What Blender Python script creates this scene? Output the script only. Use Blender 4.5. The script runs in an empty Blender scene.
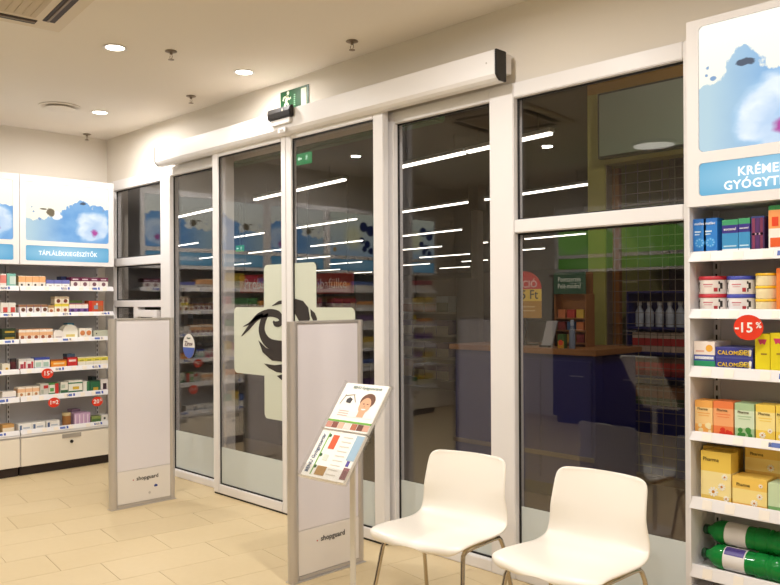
import bpy, bmesh, math, random
from mathutils import Vector, Matrix
random.seed(7)
S = bpy.context.scene
COL = S.collection
PI = math.pi

# ------------------------------------------------------------------ camera
FPX, EYE, ANG, ROLL, HY = 790.0, 1.4, math.radians(44.64), math.radians(0.3), 301.0
F_ = Vector((-math.cos(ANG), math.sin(ANG), 0)); R_ = Vector((math.sin(ANG), math.cos(ANG), 0)); U_ = Vector((0, 0, 1))
RC = R_*math.cos(ROLL) - U_*math.sin(ROLL); UC = R_*math.sin(ROLL) + U_*math.cos(ROLL)
CP = Vector((0, 0, EYE))
cd = bpy.data.cameras.new('camera'); cam = bpy.data.objects.new('camera', cd); COL.objects.link(cam)
cam.matrix_world = Matrix(((RC.x, UC.x, -F_.x, CP.x), (RC.y, UC.y, -F_.y, CP.y), (RC.z, UC.z, -F_.z, CP.z), (0, 0, 0, 1)))
cd.sensor_width = 36; cd.lens = FPX/780*36; cd.shift_y = (HY-292.5)/780; cd.clip_end = 200
S.camera = cam
# ------------------------------------------------------------------ world, exposure
w = bpy.data.worlds.new('world'); S.world = w; w.use_nodes = True
w.node_tree.nodes['Background'].inputs[0].default_value = (.02, .022, .03, 1)
w.node_tree.nodes['Background'].inputs[1].default_value = .3
vs = S.view_settings
vs.view_transform = 'Standard'; vs.look = 'None'; vs.gamma = 1; vs.use_curve_mapping = False; vs.exposure = 0.0
LAMP_W = 19.0            # watts of each recessed downlight
LAMP_C = (1, .965, .935)

# ------------------------------------------------------------------ pixel helpers (direction only; the plane gives the distance)
def ray(px, py): return F_ + RC*((px-390)/FPX) + UC*((HY-py)/FPX)
def on(ax, val, px, py):
    d = ray(px, py); return CP + d*((val-CP[ax])/d[ax])

# ------------------------------------------------------------------ materials
def lin(h):
    h = h.lstrip('#'); c = [int(h[i:i+2], 16)/255 for i in (0, 2, 4)]
    return tuple(x/12.92 if x <= .04045 else ((x+.055)/1.055)**2.4 for x in c)
MATS = {}
def mat(hexc, rough=.5, metal=0, noise=0, scale=8, bump=0, coat=0, emit=0, name=None):
    key = (hexc, rough, metal, noise, scale, bump, coat, emit)
    if key in MATS: return MATS[key]
    m = bpy.data.materials.new(name or 'mat_'+hexc.lstrip('#')); m.use_nodes = True
    nt = m.node_tree; p = nt.nodes['Principled BSDF']; c = lin(hexc)
    p.inputs['Base Color'].default_value = (*c, 1); p.inputs['Roughness'].default_value = rough; p.inputs['Metallic'].default_value = metal
    if coat: p.inputs['Coat Weight'].default_value = coat; p.inputs['Coat Roughness'].default_value = .08
    if emit: p.inputs['Emission Color'].default_value = (*c, 1); p.inputs['Emission Strength'].default_value = emit
    if noise or bump:
        tc = nt.nodes.new('ShaderNodeTexCoord'); nz = nt.nodes.new('ShaderNodeTexNoise'); nz.inputs['Scale'].default_value = scale
        nz.inputs['Detail'].default_value = 4
        nt.links.new(tc.outputs['Object'], nz.inputs['Vector'])
        if noise:
            mx = nt.nodes.new('ShaderNodeMix'); mx.data_type = 'RGBA'
            mx.inputs[6].default_value = (*[x*(1-noise) for x in c], 1); mx.inputs[7].default_value = (*[min(1, x*(1+noise)) for x in c], 1)
            nt.links.new(nz.outputs['Fac'], mx.inputs[0]); nt.links.new(mx.outputs[2], p.inputs['Base Color'])
        if bump:
            b = nt.nodes.new('ShaderNodeBump'); b.inputs['Strength'].default_value = bump; b.inputs['Distance'].default_value = .01
            nt.links.new(nz.outputs['Fac'], b.inputs['Height']); nt.links.new(b.outputs['Normal'], p.inputs['Normal'])
    MATS[key] = m; return m
def emis(hexc, s, name='lamp_and_print_glow'):
    key = ('e', hexc, s)
    if key in MATS: return MATS[key]
    m = bpy.data.materials.new(name); m.use_nodes = True; nt = m.node_tree; nt.nodes.clear()
    e = nt.nodes.new('ShaderNodeEmission'); e.inputs[0].default_value = (*lin(hexc), 1); e.inputs[1].default_value = s
    o = nt.nodes.new('ShaderNodeOutputMaterial'); nt.links.new(e.outputs[0], o.inputs[0]); MATS[key] = m; return m
def glass_mat(name, tint=(.8, .8, .8), k=1.0, rough=0.0):
    m = bpy.data.materials.new(name); m.use_nodes = True; nt = m.node_tree; nt.nodes.clear()
    t = nt.nodes.new('ShaderNodeBsdfTransparent'); t.inputs[0].default_value = (*tint, 1)
    g = nt.nodes.new('ShaderNodeBsdfGlossy'); g.inputs['Roughness'].default_value = rough; g.inputs[0].default_value = (1, 1, 1, 1)
    fr = nt.nodes.new('ShaderNodeFresnel'); 
    gm_ = nt.nodes.new('ShaderNodeNewGeometry'); io = nt.nodes.new('ShaderNodeMath'); io.operation = 'MULTIPLY_ADD'      # same air-to-glass Fresnel on both faces of the pane
    io.inputs[1].default_value = 1/1.5-1.5; io.inputs[2].default_value = 1.5; nt.links.new(gm_.outputs['Backfacing'], io.inputs[0]); nt.links.new(io.outputs[0], fr.inputs[0])
    mu = nt.nodes.new('ShaderNodeMath'); mu.operation = 'MULTIPLY'; mu.inputs[1].default_value = k; mu.use_clamp = True
    mx = nt.nodes.new('ShaderNodeMixShader'); o = nt.nodes.new('ShaderNodeOutputMaterial')
    nt.links.new(fr.outputs[0], mu.inputs[0]); nt.links.new(mu.outputs[0], mx.inputs[0])
    nt.links.new(t.outputs[0], mx.inputs[1]); nt.links.new(g.outputs[0], mx.inputs[2]); nt.links.new(mx.outputs[0], o.inputs[0])
    return m
GLASS = glass_mat('window_glass', (.9, .895, .89), 1.45)
ACRYL = glass_mat('clear_acrylic', (.95, .95, .95), 1.0, .02)
def translucent_mat(name, hexc, mixf=.5):
    m = bpy.data.materials.new(name); m.use_nodes = True; nt = m.node_tree; nt.nodes.clear()
    c = (*lin(hexc), 1)
    d = nt.nodes.new('ShaderNodeBsdfDiffuse'); d.inputs[0].default_value = c
    t = nt.nodes.new('ShaderNodeBsdfTranslucent'); t.inputs[0].default_value = c
    mx = nt.nodes.new('ShaderNodeMixShader'); mx.inputs[0].default_value = mixf
    o = nt.nodes.new('ShaderNodeOutputMaterial')
    nt.links.new(d.outputs[0], mx.inputs[1]); nt.links.new(t.outputs[0], mx.inputs[2]); nt.links.new(mx.outputs[0], o.inputs[0]); return m
FROST = translucent_mat('frosted_film', '#e4e9e6', .25)

class NB:          # small node builder for the backlit artwork
    def __init__(s, name):
        s.m = bpy.data.materials.new(name); s.m.use_nodes = True; s.nt = s.m.node_tree; s.nt.nodes.clear()
        uv = s.nt.nodes.new('ShaderNodeUVMap'); sp = s.nt.nodes.new('ShaderNodeSeparateXYZ'); s.l(uv.outputs[0], sp.inputs[0])
        s.uv = uv.outputs[0]; s.u, s.v = sp.outputs[0], sp.outputs[1]
    def l(s, a, b): s.nt.links.new(a, b)
    def put(s, sock, v):
        if isinstance(v, (int, float)): sock.default_value = v
        elif isinstance(v, tuple): sock.default_value = (*v, 1)
        else: s.l(v, sock)
    def mth(s, op, a, b=0.0, clamp=False):
        n = s.nt.nodes.new('ShaderNodeMath'); n.operation = op; n.use_clamp = clamp; s.put(n.inputs[0], a); s.put(n.inputs[1], b); return n.outputs[0]
    def noise(s, scale, detail=3, off=0.0, sx=1.0, sy=1.0):
        mp = s.nt.nodes.new('ShaderNodeMapping'); mp.inputs['Location'].default_value = (off, off*1.7, off*.3); mp.inputs['Scale'].default_value = (sx, sy, 1)
        s.l(s.uv, mp.inputs[0]); n = s.nt.nodes.new('ShaderNodeTexNoise'); n.inputs['Scale'].default_value = scale; n.inputs['Detail'].default_value = detail
        s.l(mp.outputs[0], n.inputs['Vector']); return n.outputs['Fac']
    def mix(s, f, a, b):
        n = s.nt.nodes.new('ShaderNodeMix'); n.data_type = 'RGBA'; s.put(n.inputs[0], f); s.put(n.inputs[6], a); s.put(n.inputs[7], b); return n.outputs[2]
    def below(s, a, edge, soft):      # 1 where a < edge
        d = s.mth('SUBTRACT', edge, a); return s.mth('ADD', s.mth('DIVIDE', d, soft), .5, True)
    def disc(s, cx, cy, r, soft=.02, sx=1.37, sy=1.0, warp=None):
        dx = s.mth('MULTIPLY', s.mth('SUBTRACT', s.u, cx), sx); dy = s.mth('MULTIPLY', s.mth('SUBTRACT', s.v, cy), sy)
        d = s.mth('SQRT', s.mth('ADD', s.mth('MULTIPLY', dx, dx), s.mth('MULTIPLY', dy, dy)))
        if warp is not None: d = s.mth('ADD', d, warp)
        return s.below(d, r, soft)
    def out(s, col, strength):
        e = s.nt.nodes.new('ShaderNodeEmission'); s.put(e.inputs[0], col); e.inputs[1].default_value = strength
        o = s.nt.nodes.new('ShaderNodeOutputMaterial'); s.l(e.outputs[0], o.inputs[0]); return s.m
BOX_E = 1.2
def art(kind, off=0.0):
    b = NB('backlit_print_'+kind)
    if kind in ('flower', 'flower_near'):
        n1 = b.noise(4.5, 6, off+1); n2 = b.noise(4, 3, off+5)
        cream = b.mix(b.v, lin('#f1ead0'), lin('#fffdf0'))
        fx, fy, fr = (.80, .28, .25) if kind == 'flower' else (.40, .22, .27)
        # water rises from left (low) to the middle and stays high on the right
        kx, ky = (.66, .72) if kind == 'flower' else (.23, .66)
        bump = b.mth('MULTIPLY', b.below(b.mth('ABSOLUTE', b.mth('SUBTRACT', b.u, kx)), .085, .14), .15)
        rise = b.mth('ADD', bump, b.mth('ADD', .36 if kind == 'flower' else .52, b.mth('MULTIPLY', b.below(.32 if kind == 'flower' else .02, b.u, .34), .24 if kind == 'flower' else .06)))
        edge = b.mth('ADD', b.mth('ADD', rise, b.mth('MULTIPLY', b.mth('SUBTRACT', n1, .5), .42)), b.mth('MULTIPLY', b.mth('SUBTRACT', b.noise(14, 5, off+12, 1.4, .5), .5), .16))
        wat = b.below(b.v, edge, .03)
        blue = b.mix(n2, lin('#4f8ac8'), lin('#9cc4e6'))
        blue = b.mix(b.below(b.u, .25, .4), blue, lin('#b4ccd6'))
        c = b.mix(wat, cream, blue)
        wz = b.mth('MULTIPLY', b.mth('SUBTRACT', b.noise(9, 3, off+9), .5), .1)
        rw = b.mth('ADD', wz, b.mth('MULTIPLY', b.mth('SUBTRACT', b.noise(3.5, 2, off+21), .5), .22))
        c = b.mix(b.disc(fx, fy, fr*1.05, .09, warp=rw), c, lin('#a9cbe6'))
        nz3 = b.noise(9, 4, off+3)
        for k in range(6):
            a_ = .5+k*1.047; pxx, pyy = fx+fr*.36*math.cos(a_), fy+fr*.5*math.sin(a_)
            c = b.mix(b.disc(pxx, pyy, fr*.52, .04, warp=rw), c, b.mix(nz3, lin('#8fb6da'), lin('#f2f6fa')))
            c = b.mix(b.mth('MULTIPLY', b.disc(pxx-.01, pyy+.02, fr*.36, .16, warp=rw), .75), c, lin('#eaf1f6'))
        c = b.mix(b.mth('MULTIPLY', b.disc(fx+.02, fy-.06, fr*.5, .2, warp=rw), .7), c, lin('#8fb4dd'))
        c = b.mix(b.disc(fx+.02, fy-.10, fr*.2, .05, warp=b.mth('MULTIPLY', wz, 1.6)), c, lin('#b0559a'))
        kx, ky = (.66, .72) if kind == 'flower' else (.23, .66)
        pass
        pass
        c = b.mix(b.disc(kx+.02, ky-.02, .05, .015, sx=1.0, sy=1.8, warp=b.mth('MULTIPLY', wz, 1.8)), c, lin('#5a6270'))
        if kind == 'flower':
            c = b.mix(b.disc(.36, .46, .075, .02, warp=wz), c, lin('#fdfaf0'))
            c = b.mix(b.disc(.29, .50, .07, .02, warp=wz), c, lin('#7d705a'))
            c = b.mix(b.disc(.21, .55, .05, .02, sy=3.5, warp=wz), c, lin('#6d5f4a'))
        for x, y in (((.05, .53), (.09, .5), (.07, .57), (.16, .38), (.93, .6)) if kind == 'flower' else ((.04, .6), (.07, .57), (.05, .66))): c = b.mix(b.disc(x, y, .014, .012, warp=wz), c, lin('#86a2c4'))
    elif kind == 'plum':
        c = b.mix(b.v, lin('#8fb9e0'), lin('#eef3df')); c = b.mix(b.mth('MULTIPLY', b.noise(3, 3, off), .6), c, lin('#f5f1cf'))
        c = b.mix(b.disc(.5, .45, .25, .2), c, lin('#f4f0c4'))
        for x, y, r in ((.12, .62, .13), (.28, .7, .12), (.2, .3, .09), (.32, .38, .08), (.12, .14, .08), (.26, .18, .07)):
            c = b.mix(b.disc(x, y, r, .02), c, lin('#27345f'))
        c = b.mix(b.disc(.9, .14, .05, .02), c, lin('#c79a3a'))
    else:   # leaf
        c = b.mix(b.v, lin('#a6d67a'), lin('#f4f8e0'))
        wz = b.mth('MULTIPLY', b.mth('SUBTRACT', b.noise(5, 3, off), .5), .25)
        c = b.mix(b.disc(.72, .5, .45, .04, warp=wz), c, lin('#a4dc70')); c = b.mix(b.disc(.2, .2, .4, .04, warp=wz), c, lin('#8fcc5e'))
        for i in range(5):
            for j in range(2): c = b.mix(b.disc(.12+i*.13, .8-j*.2, .055, .01), c, lin('#2a4a1c'))
    return b.out(c, BOX_E)
def title_art(kind):
    b = NB('backlit_title_'+kind)
    a, c2 = (('#74b4d4', '#4a9ccb') if kind == 'blue' else ('#86c456', '#5aa636'))
    col = b.mix(b.mth('MULTIPLY', b.disc(.55, .55, .4, .6, sx=1.0), .9), lin(a), lin('#b4dcf0') if kind == 'blue' else lin('#a6d97a'))
    col = b.mix(b.mth('MULTIPLY', b.below(.75, b.u, .6), .5), col, lin(c2))
    return b.out(col, BOX_E*.9)

WHITE = mat('#ece8e6', .38, noise=.015, scale=3, name='white_powder_coat')
SHELFW = mat('#ebe8e8', .4, name='white_shelf_steel')
BACKP = mat('#dcdadc', .55, noise=.03, scale=5, name='grey_back_panel')
ALU = mat('#c4bdb6', .3, .45, name='brushed_aluminium')
CHROME = mat('#c9bda9', .2, 1, name='chrome')
BLACK = mat('#1c1512', .45, name='black_plastic')
DARK = mat('#2b1d1a', .5, name='dark_plinth')
GASK = mat('#181412', .6, name='black_gasket')
WHT = mat('#f6f4ee', .5, name='white_print')
INK = mat('#2a2522', .6, name='black_print')
REDT = mat('#e2391d', .45, name='red_tag')
CHAIRM = mat('#f5eee2', .32, noise=.01, scale=4, coat=.15, name='white_moulded_shell')

# ------------------------------------------------------------------ mesh builder
class MB:
    def __init__(s): s.v = []; s.f = []; s.mi = []; s.uv = {}
    def quad(s, pts, mi=0, uv=None):
        n = len(s.v); s.v += [tuple(p) for p in pts]; s.f.append(tuple(range(n, n+len(pts)))); s.mi.append(mi)
        if uv: s.uv[len(s.f)-1] = uv
    def box(s, x0, x1, y0, y1, z0, z1, mi=0):
        n = len(s.v)
        s.v += [(x0, y0, z0), (x1, y0, z0), (x1, y1, z0), (x0, y1, z0), (x0, y0, z1), (x1, y0, z1), (x1, y1, z1), (x0, y1, z1)]
        for q in ((0, 3, 2, 1), (4, 5, 6, 7), (0, 1, 5, 4), (1, 2, 6, 5), (2, 3, 7, 6), (3, 0, 4, 7)):
            s.f.append(tuple(n+i for i in q)); s.mi.append(mi)
        return s
    def prism(s, poly, a, b, plane='xz', mi=0):     # poly in plane coordinates, extruded between a and b on the third axis
        def P(p, t): return {'xz': (p[0], t, p[1]), 'xy': (p[0], p[1], t), 'yz': (t, p[0], p[1])}[plane]
        n = len(s.v); k = len(poly)
        s.v += [P(p, a) for p in poly] + [P(p, b) for p in poly]
        s.f += [tuple(range(n, n+k)), tuple(range(n+2*k-1, n+k-1, -1))]; s.mi += [mi, mi]
        for i in range(k):
            j = (i+1) % k; s.f.append((n+i, n+k+i, n+k+j, n+j)); s.mi.append(mi)
        return s
    def lathe(s, prof, seg=20, axis='z', org=(0, 0, 0), mi=0, mis=None):
        n = len(s.v)
        for r, h in prof:
            for k in range(seg):
                a = 2*PI*k/seg; p = (r*math.cos(a), r*math.sin(a), h)
                p = {'z': p, 'x': (p[2], p[0], p[1]), 'y': (p[0], p[2], p[1])}[axis]
                s.v.append((p[0]+org[0], p[1]+org[1], p[2]+org[2]))
        for i in range(len(prof)-1):
            for k in range(seg):
                k2 = (k+1) % seg
                s.f.append((n+i*seg+k, n+i*seg+k2, n+(i+1)*seg+k2, n+(i+1)*seg+k)); s.mi.append(mis[i] if mis else mi)
        if prof[0][0] > 1e-6: s.f.append(tuple(n+k for k in range(seg-1, -1, -1))); s.mi.append(mis[0] if mis else mi)
        if prof[-1][0] > 1e-6: s.f.append(tuple(n+(len(prof)-1)*seg+k for k in range(seg))); s.mi.append(mis[-1] if mis else mi)
        return s
    def tube(s, pts, r, seg=10, mi=0):
        pts = [Vector(p) for p in pts]; n = len(s.v); prev = None
        for i, p in enumerate(pts):
            t = (pts[min(i+1, len(pts)-1)] - pts[max(i-1, 0)]).normalized()
            ref = prev if prev is not None else (Vector((0, 0, 1)) if abs(t.z) < .9 else Vector((1, 0, 0)))
            a = (ref - t*ref.dot(t)).normalized(); b = t.cross(a); prev = a
            for k in range(seg):
                th = 2*PI*k/seg; s.v.append(tuple(p + (a*math.cos(th)+b*math.sin(th))*r))
        for i in range(len(pts)-1):
            for k in range(seg):
                k2 = (k+1) % seg; s.f.append((n+i*seg+k, n+i*seg+k2, n+(i+1)*seg+k2, n+(i+1)*seg+k)); s.mi.append(mi)
        s.f.append(tuple(n+k for k in range(seg-1, -1, -1))); s.f.append(tuple(n+(len(pts)-1)*seg+k for k in range(seg))); s.mi += [mi, mi]
        return s
    def mesh(s, name, mats, bevel=0, smooth=False):
        me = bpy.data.meshes.new(name); me.from_pydata(s.v, [], s.f)
        for m in (mats if isinstance(mats, (list, tuple)) else [mats]): me.materials.append(m)
        for p, mi in zip(me.polygons, s.mi): p.material_index = mi
        if s.uv:
            ul = me.uv_layers.new(name='UVMap')
            for fi, uv in s.uv.items():
                for li, c in zip(me.polygons[fi].loop_indices, uv): ul.data[li].uv = c
        bm = bmesh.new(); bm.from_mesh(me)
        if not s.uv: bmesh.ops.recalc_face_normals(bm, faces=bm.faces)
        if bevel:
            es = [e for e in bm.edges if len(e.link_faces) == 2 and e.calc_face_angle(0) > .6]
            bmesh.ops.bevel(bm, geom=es, offset=bevel, segments=2, affect='EDGES', clamp_overlap=True)
        bm.to_mesh(me); bm.free()
        if smooth:
            for p in me.polygons: p.use_smooth = True
            try: me.set_sharp_from_angle(angle=.7)
            except Exception: pass
        return me
    def build(s, name, mats, parent=None, bevel=0, smooth=False, loc=None, rz=None):
        return link(name, s.mesh(name, mats, bevel, smooth), parent, loc, rz)
def link(name, me, parent=None, loc=None, rz=None):
    o = bpy.data.objects.new(name, me); COL.objects.link(o); o.parent = parent
    if loc is not None: o.location = loc
    if rz is not None: o.rotation_euler = (0, 0, rz)
    return o
def tag(o, label, cat, group=None, kind=None):
    o['label'] = label; o['category'] = cat
    if group: o['group'] = group
    if kind: o['kind'] = kind
    return o
def thing(name, label, cat, loc=(0, 0, 0), rz=0, group=None):
    o = bpy.data.objects.new(name, None); o.empty_display_size = .05; COL.objects.link(o)
    o.location = loc; o.rotation_euler = (0, 0, rz); return tag(o, label, cat, group)
def struct(o, label=None):
    o['kind'] = 'structure'
    if label: o['label'] = label
    return o
def copy_tree(o, parent=None):
    c = o.copy(); COL.objects.link(c); c.parent = parent
    for ch in list(o.children): copy_tree(ch, c)
    return c
TXT = {}
def text_mesh(body, size, align='CENTER', bold=0.0, sx=1.0, ext=.0006):
    key = (body, size, align, bold, sx)
    if key in TXT: return TXT[key]
    cu = bpy.data.curves.new('lettering', 'FONT'); cu.body = body; cu.size = size; cu.align_x = align; cu.align_y = 'CENTER'
    cu.offset = bold*size; cu.extrude = ext; cu.resolution_u = 2; cu.space_line = .9; cu.space_character = 1+bold*3
    to = bpy.data.objects.new('lettering', cu); COL.objects.link(to)
    dg = bpy.context.evaluated_depsgraph_get(); me = bpy.data.meshes.new_from_object(to.evaluated_get(dg))
    bpy.data.objects.remove(to); bpy.data.curves.remove(cu)
    for v in me.vertices: v.co.x *= sx
    me.materials.clear(); TXT[key] = me; return me
def text(body, size, m, parent, loc, rot=(PI/2, 0, 0), align='CENTER', bold=0.0, sx=1.0, name='lettering'):
    me = text_mesh(body, size, align, bold, sx).copy(); me.materials.append(m)
    o = bpy.data.objects.new(name, me); COL.objects.link(o); o.parent = parent; o.location = loc; o.rotation_euler = rot; return o
def rrect(x0, x1, z0, z1, r, n=4):
    pts = []
    for cx, cz, a0 in ((x1-r, z1-r, 0), (x0+r, z1-r, 90), (x0+r, z0+r, 180), (x1-r, z0+r, 270)):
        for k in range(n+1):
            a = math.radians(a0+90*k/n); pts.append((cx+r*math.cos(a), cz+r*math.sin(a)))
    return pts

# ================================================================== THE ROOM
XL, XR, YB, YD, ZC = -6.974, 3.2, -1.58, 3.25, 2.89      # left wall, right wall, back wall, door wall, ceiling
PAINT = mat('#e2dace', .8, noise=.015, scale=1.5, name='cream_paint')
CEILP = mat('#ebe3d8', .85, noise=.015, scale=1.2, name='cream_ceiling_paint')
struct(MB().box(XL-.12, XL, YB-.12, YD+.2, 0, ZC).build('wall_left', PAINT), 'cream painted wall behind the lit shelving')
struct(MB().box(XR, XR+.12, YB-.12, YD+.2, 0, ZC).build('wall_right', PAINT))
struct(MB().box(XL, XR, YB-.12, YB, 0, ZC).build('wall_back', PAINT))
WX0, WX1, WTOP = XL, -1.42, 2.49          # the glazed opening
mb = MB().box(XL, XR, YD, YD+.2, WTOP, ZC); mb.box(WX1, XR, YD, YD+.2, 0, WTOP)
struct(mb.build('wall_front', PAINT), 'cream painted wall above the glazed entrance')
struct(MB().box(XL-.12, XR+.12, YB-.12, YD+.2, ZC, ZC+.1).build('ceiling', CEILP), 'plain cream plastered ceiling')

# ---- floor: third-bond tiles turned to the grid of the mall
GR = math.radians(-7.4); gx = Vector((math.cos(GR), math.sin(GR))); gy = Vector((-math.sin(GR), math.cos(GR)))
def tile_material():
    m = bpy.data.materials.new('beige_floor_tile'); m.use_nodes = True; nt = m.node_tree; p = nt.nodes['Principled BSDF']
    tc = nt.nodes.new('ShaderNodeTexCoord'); n1 = nt.nodes.new('ShaderNodeTexNoise'); n1.inputs['Scale'].default_value = 2.2; n1.inputs['Detail'].default_value = 6
    n2 = nt.nodes.new('ShaderNodeTexNoise'); n2.inputs['Scale'].default_value = 30; n2.inputs['Detail'].default_value = 3
    oi = nt.nodes.new('ShaderNodeObjectInfo')
    mx = nt.nodes.new('ShaderNodeMix'); mx.data_type = 'RGBA'; mx.inputs[6].default_value = (*lin('#cab388'), 1); mx.inputs[7].default_value = (*lin('#dac6a0'), 1)
    ad = nt.nodes.new('ShaderNodeMath'); ad.operation = 'MULTIPLY_ADD'; ad.inputs[1].default_value = .3
    hs = nt.nodes.new('ShaderNodeMath'); hs.operation = 'MULTIPLY'; hs.inputs[1].default_value = .22
    nt.links.new(tc.outputs['Object'], n1.inputs['Vector']); nt.links.new(tc.outputs['Object'], n2.inputs['Vector'])
    nt.links.new(oi.outputs['Random'], hs.inputs[0]); nt.links.new(n2.outputs['Fac'], ad.inputs[0])
    a2 = nt.nodes.new('ShaderNodeMath'); a2.operation = 'ADD'; a2.use_clamp = True
    n1m = nt.nodes.new('ShaderNodeMath'); n1m.operation = 'MULTIPLY'; n1m.inputs[1].default_value = .5; nt.links.new(n1.outputs['Fac'], n1m.inputs[0])
    nt.links.new(n1m.outputs[0], ad.inputs[2]); nt.links.new(ad.outputs[0], a2.inputs[0]); nt.links.new(hs.outputs[0], a2.inputs[1])
    nt.links.new(a2.outputs[0], mx.inputs[0]); nt.links.new(mx.outputs[2], p.inputs['Base Color'])
    p.inputs['Roughness'].default_value = .42; return m
TILEM = tile_material(); GROUT = mat('#ad9569', .8, name='tan_grout')
floor = struct(MB().box(XL-.12, XR+.12, YB-.12, YD+.2, -.1, -.004).build('floor', GROUT), 'beige stone tile floor in third bond')
def clip(poly, x0, x1, y0, y1):
    for ax, val, sg in ((0, x0, 1), (0, x1, -1), (1, y0, 1), (1, y1, -1)):
        out = []
        for i in range(len(poly)):
            a, b = poly[i-1], poly[i]; da, db = sg*(a[ax]-val), sg*(b[ax]-val)
            if (da >= 0) != (db >= 0):
                t = da/(da-db); out.append((a[0]+t*(b[0]-a[0]), a[1]+t*(b[1]-a[1])))
            if db >= 0: out.append(b)
        poly = out
        if len(poly) < 3: return []
    return poly
TL, TS, TG = .60, .325, .0012
org = Vector((-4.12, 1.87)); rest = MB()
for i in range(-14, 30):
    for j in range(-10, 14):
        o = org + gx*(i*TS) + gy*((j+(i % 3)/3)*TL)
        c = [o+gx*TG+gy*TG, o+gx*(TS-TG)+gy*TG, o+gx*(TS-TG)+gy*(TL-TG), o+gx*TG+gy*(TL-TG)]
        c = clip([tuple(p) for p in c], XL, XR, YB, YD+.02)
        if not c: continue
        ctr = o+gx*TS/2+gy*TL/2
        if -6.8 < ctr.x < -1.3 and 1.0 < ctr.y < 3.4:
            MB().prism(c, -.004, 0, 'xy').build('tile', TILEM, floor)
        else: rest.prism(c, -.004, 0, 'xy')
ro = rest.build('tile_field', TILEM, floor); ro['kind'] = 'stuff'

# ================================================================== GLAZED ENTRANCE (frame front Y=3.235, glass Y=3.275)
FY0, FY1, GY = 3.225, 3.30, 3.268
def pane(name, x0, x1, z0, z1, parent, y=GY, frost=None, gasket=True):
    g = MB().box(x0, x1, y-.004, y+.004, z0, z1).build(name, GLASS, parent)
    if gasket:
        m = MB(); t = .009
        for a in ((x0, x0+t, z0, z1), (x1-t, x1, z0, z1), (x0, x1, z0, z0+t), (x0, x1, z1-t, z1)): m.box(a[0], a[1], y-.012, y-.0045, a[2], a[3])
        m.build('gasket', GASK, g)
    if frost: MB().box(x0+.01, x1-.01, y-.006, y-.0045, z0+.01, frost).build('frosted_film', FROST, g)
    return g
FRZ = .364
# window 1: left of the door (two lights above a small hatch)
win = struct(bpy.data.objects.new('window_1', None), 'white framed window between lit shelving and sliding door'); COL.objects.link(win)
x0, x1 = XL+.004, -5.82
def bar(name, a, b, c, d, parent, y0=FY0, y1=FY1, m=WHITE, bev=.004): return MB().box(a, b, y0, y1, c, d).build(name, m, parent, bev)
bar('frame_stile', x0, -6.80, 0, WTOP, win); bar('frame_stile', -5.945, -5.79, 0, WTOP, win, FY0-.004)
for za, zb in ((2.40, WTOP), (1.722, 1.792), (1.36, 1.418), (0, .07)): bar('frame_rail', -6.80, -5.945, za, zb, win)
pane('pane', -6.80, -5.945, 1.792, 2.40, win); pane('pane', -6.80, -5.945, 1.418, 1.722, win)
# service hatch inside the lower light
bar('hatch_stile', -6.43, -6.36, .07, 1.36, win); bar('hatch_stile', -6.06, -5.99, .07, 1.335, win, FY0-.02, FY1-.01)
bar('hatch_rail', -6.36, -6.06, 1.275, 1.335, win, FY0-.02, FY1-.01); bar('hatch_rail', -6.36, -6.06, .8, .86, win, FY0-.02, FY1-.01)
pane('pane', -6.80, -6.43, .07, 1.36, win, frost=FRZ); pane('pane', -6.36, -6.06, .86, 1.275, win); pane('pane', -6.36, -6.06, .07, .8, win, frost=FRZ)
# fixed sidelights of the door
w2 = struct(bpy.data.objects.new('window_2', None), 'tall fixed sidelight left of the sliding doors'); COL.objects.link(w2)
bar('frame_rail', -5.79, -4.98, 2.42, WTOP, w2); bar('frame_rail', -5.79, -4.98, 0, .055, w2); bar('frame_stile', -5.03, -4.98, .055, 2.42, w2)
pane('pane', -5.79, -5.03, .055, 2.42, w2, frost=FRZ)
w3 = struct(bpy.data.objects.new('window_3', None), 'tall fixed sidelight right of the sliding doors'); COL.objects.link(w3)
bar('frame_stile', -3.335, -3.228, 0, WTOP, w3, FY0-.004); bar('frame_rail', -3.228, -2.53, 2.425, WTOP, w3); bar('frame_rail', -3.228, -2.53, 0, .06, w3)
pane('pane', -3.228, -2.53, .06, 2.425, w3, frost=FRZ)
# window 4: right of the door
w4 = struct(bpy.data.objects.new('window_4', None), 'white framed window behind the chairs with transom light'); COL.objects.link(w4)
bar('frame_stile', -2.53, -2.378, 0, WTOP, w4, FY0-.004); bar('frame_stile', -1.50, WX1, 0, WTOP, w4)
for za, zb in ((2.415, WTOP), (1.737, 1.803), (0, .06)): bar('frame_rail', -2.378, -1.50, za, zb, w4)
pane('pane', -2.378, -1.50, 1.803, 2.415, w4); pane('pane', -2.378, -1.50, .06, 1.737, w4, frost=FRZ)
struct(MB().box(-4.98, -3.335, FY0, FY1, 2.475, WTOP).build('trim_1', WHITE, None, .003))

# sliding leaves
LY0, LY1 = 3.145, 3.19; LG = 3.168
door = {}
for nm, xa, xb, sl, sr in (('door_1', -5.034, -4.151, .072, .052), ('door_2', -4.147, -3.236, .058, .085)):
    d = struct(bpy.data.objects.new(nm, None), 'left leaf of white framed glass sliding door' if nm == 'door_1' else 'right leaf of white framed glass sliding door'); COL.objects.link(d)
    bar('door_stile', xa, xa+sl, .012, 2.52, d, LY0, LY1); bar('door_stile', xb-sr, xb, .012, 2.52, d, LY0, LY1)
    bar('door_rail', xa+sl, xb-sr, 2.455, 2.52, d, LY0, LY1); bar('door_rail', xa+sl, xb-sr, .012, .075, d, LY0, LY1)
    pane('pane', xa+sl, xb-sr, .075, 2.455, d, LG, frost=.345); door[nm] = d
bar('floor_brush', -5.03, -4.155, .001, .011, door['door_1'], LY0+.005, LY1-.005, GASK, 0)
bar('floor_brush', -4.14, -3.24, .001, .011, door['door_2'], LY0+.005, LY1-.005, GASK, 0)
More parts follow.
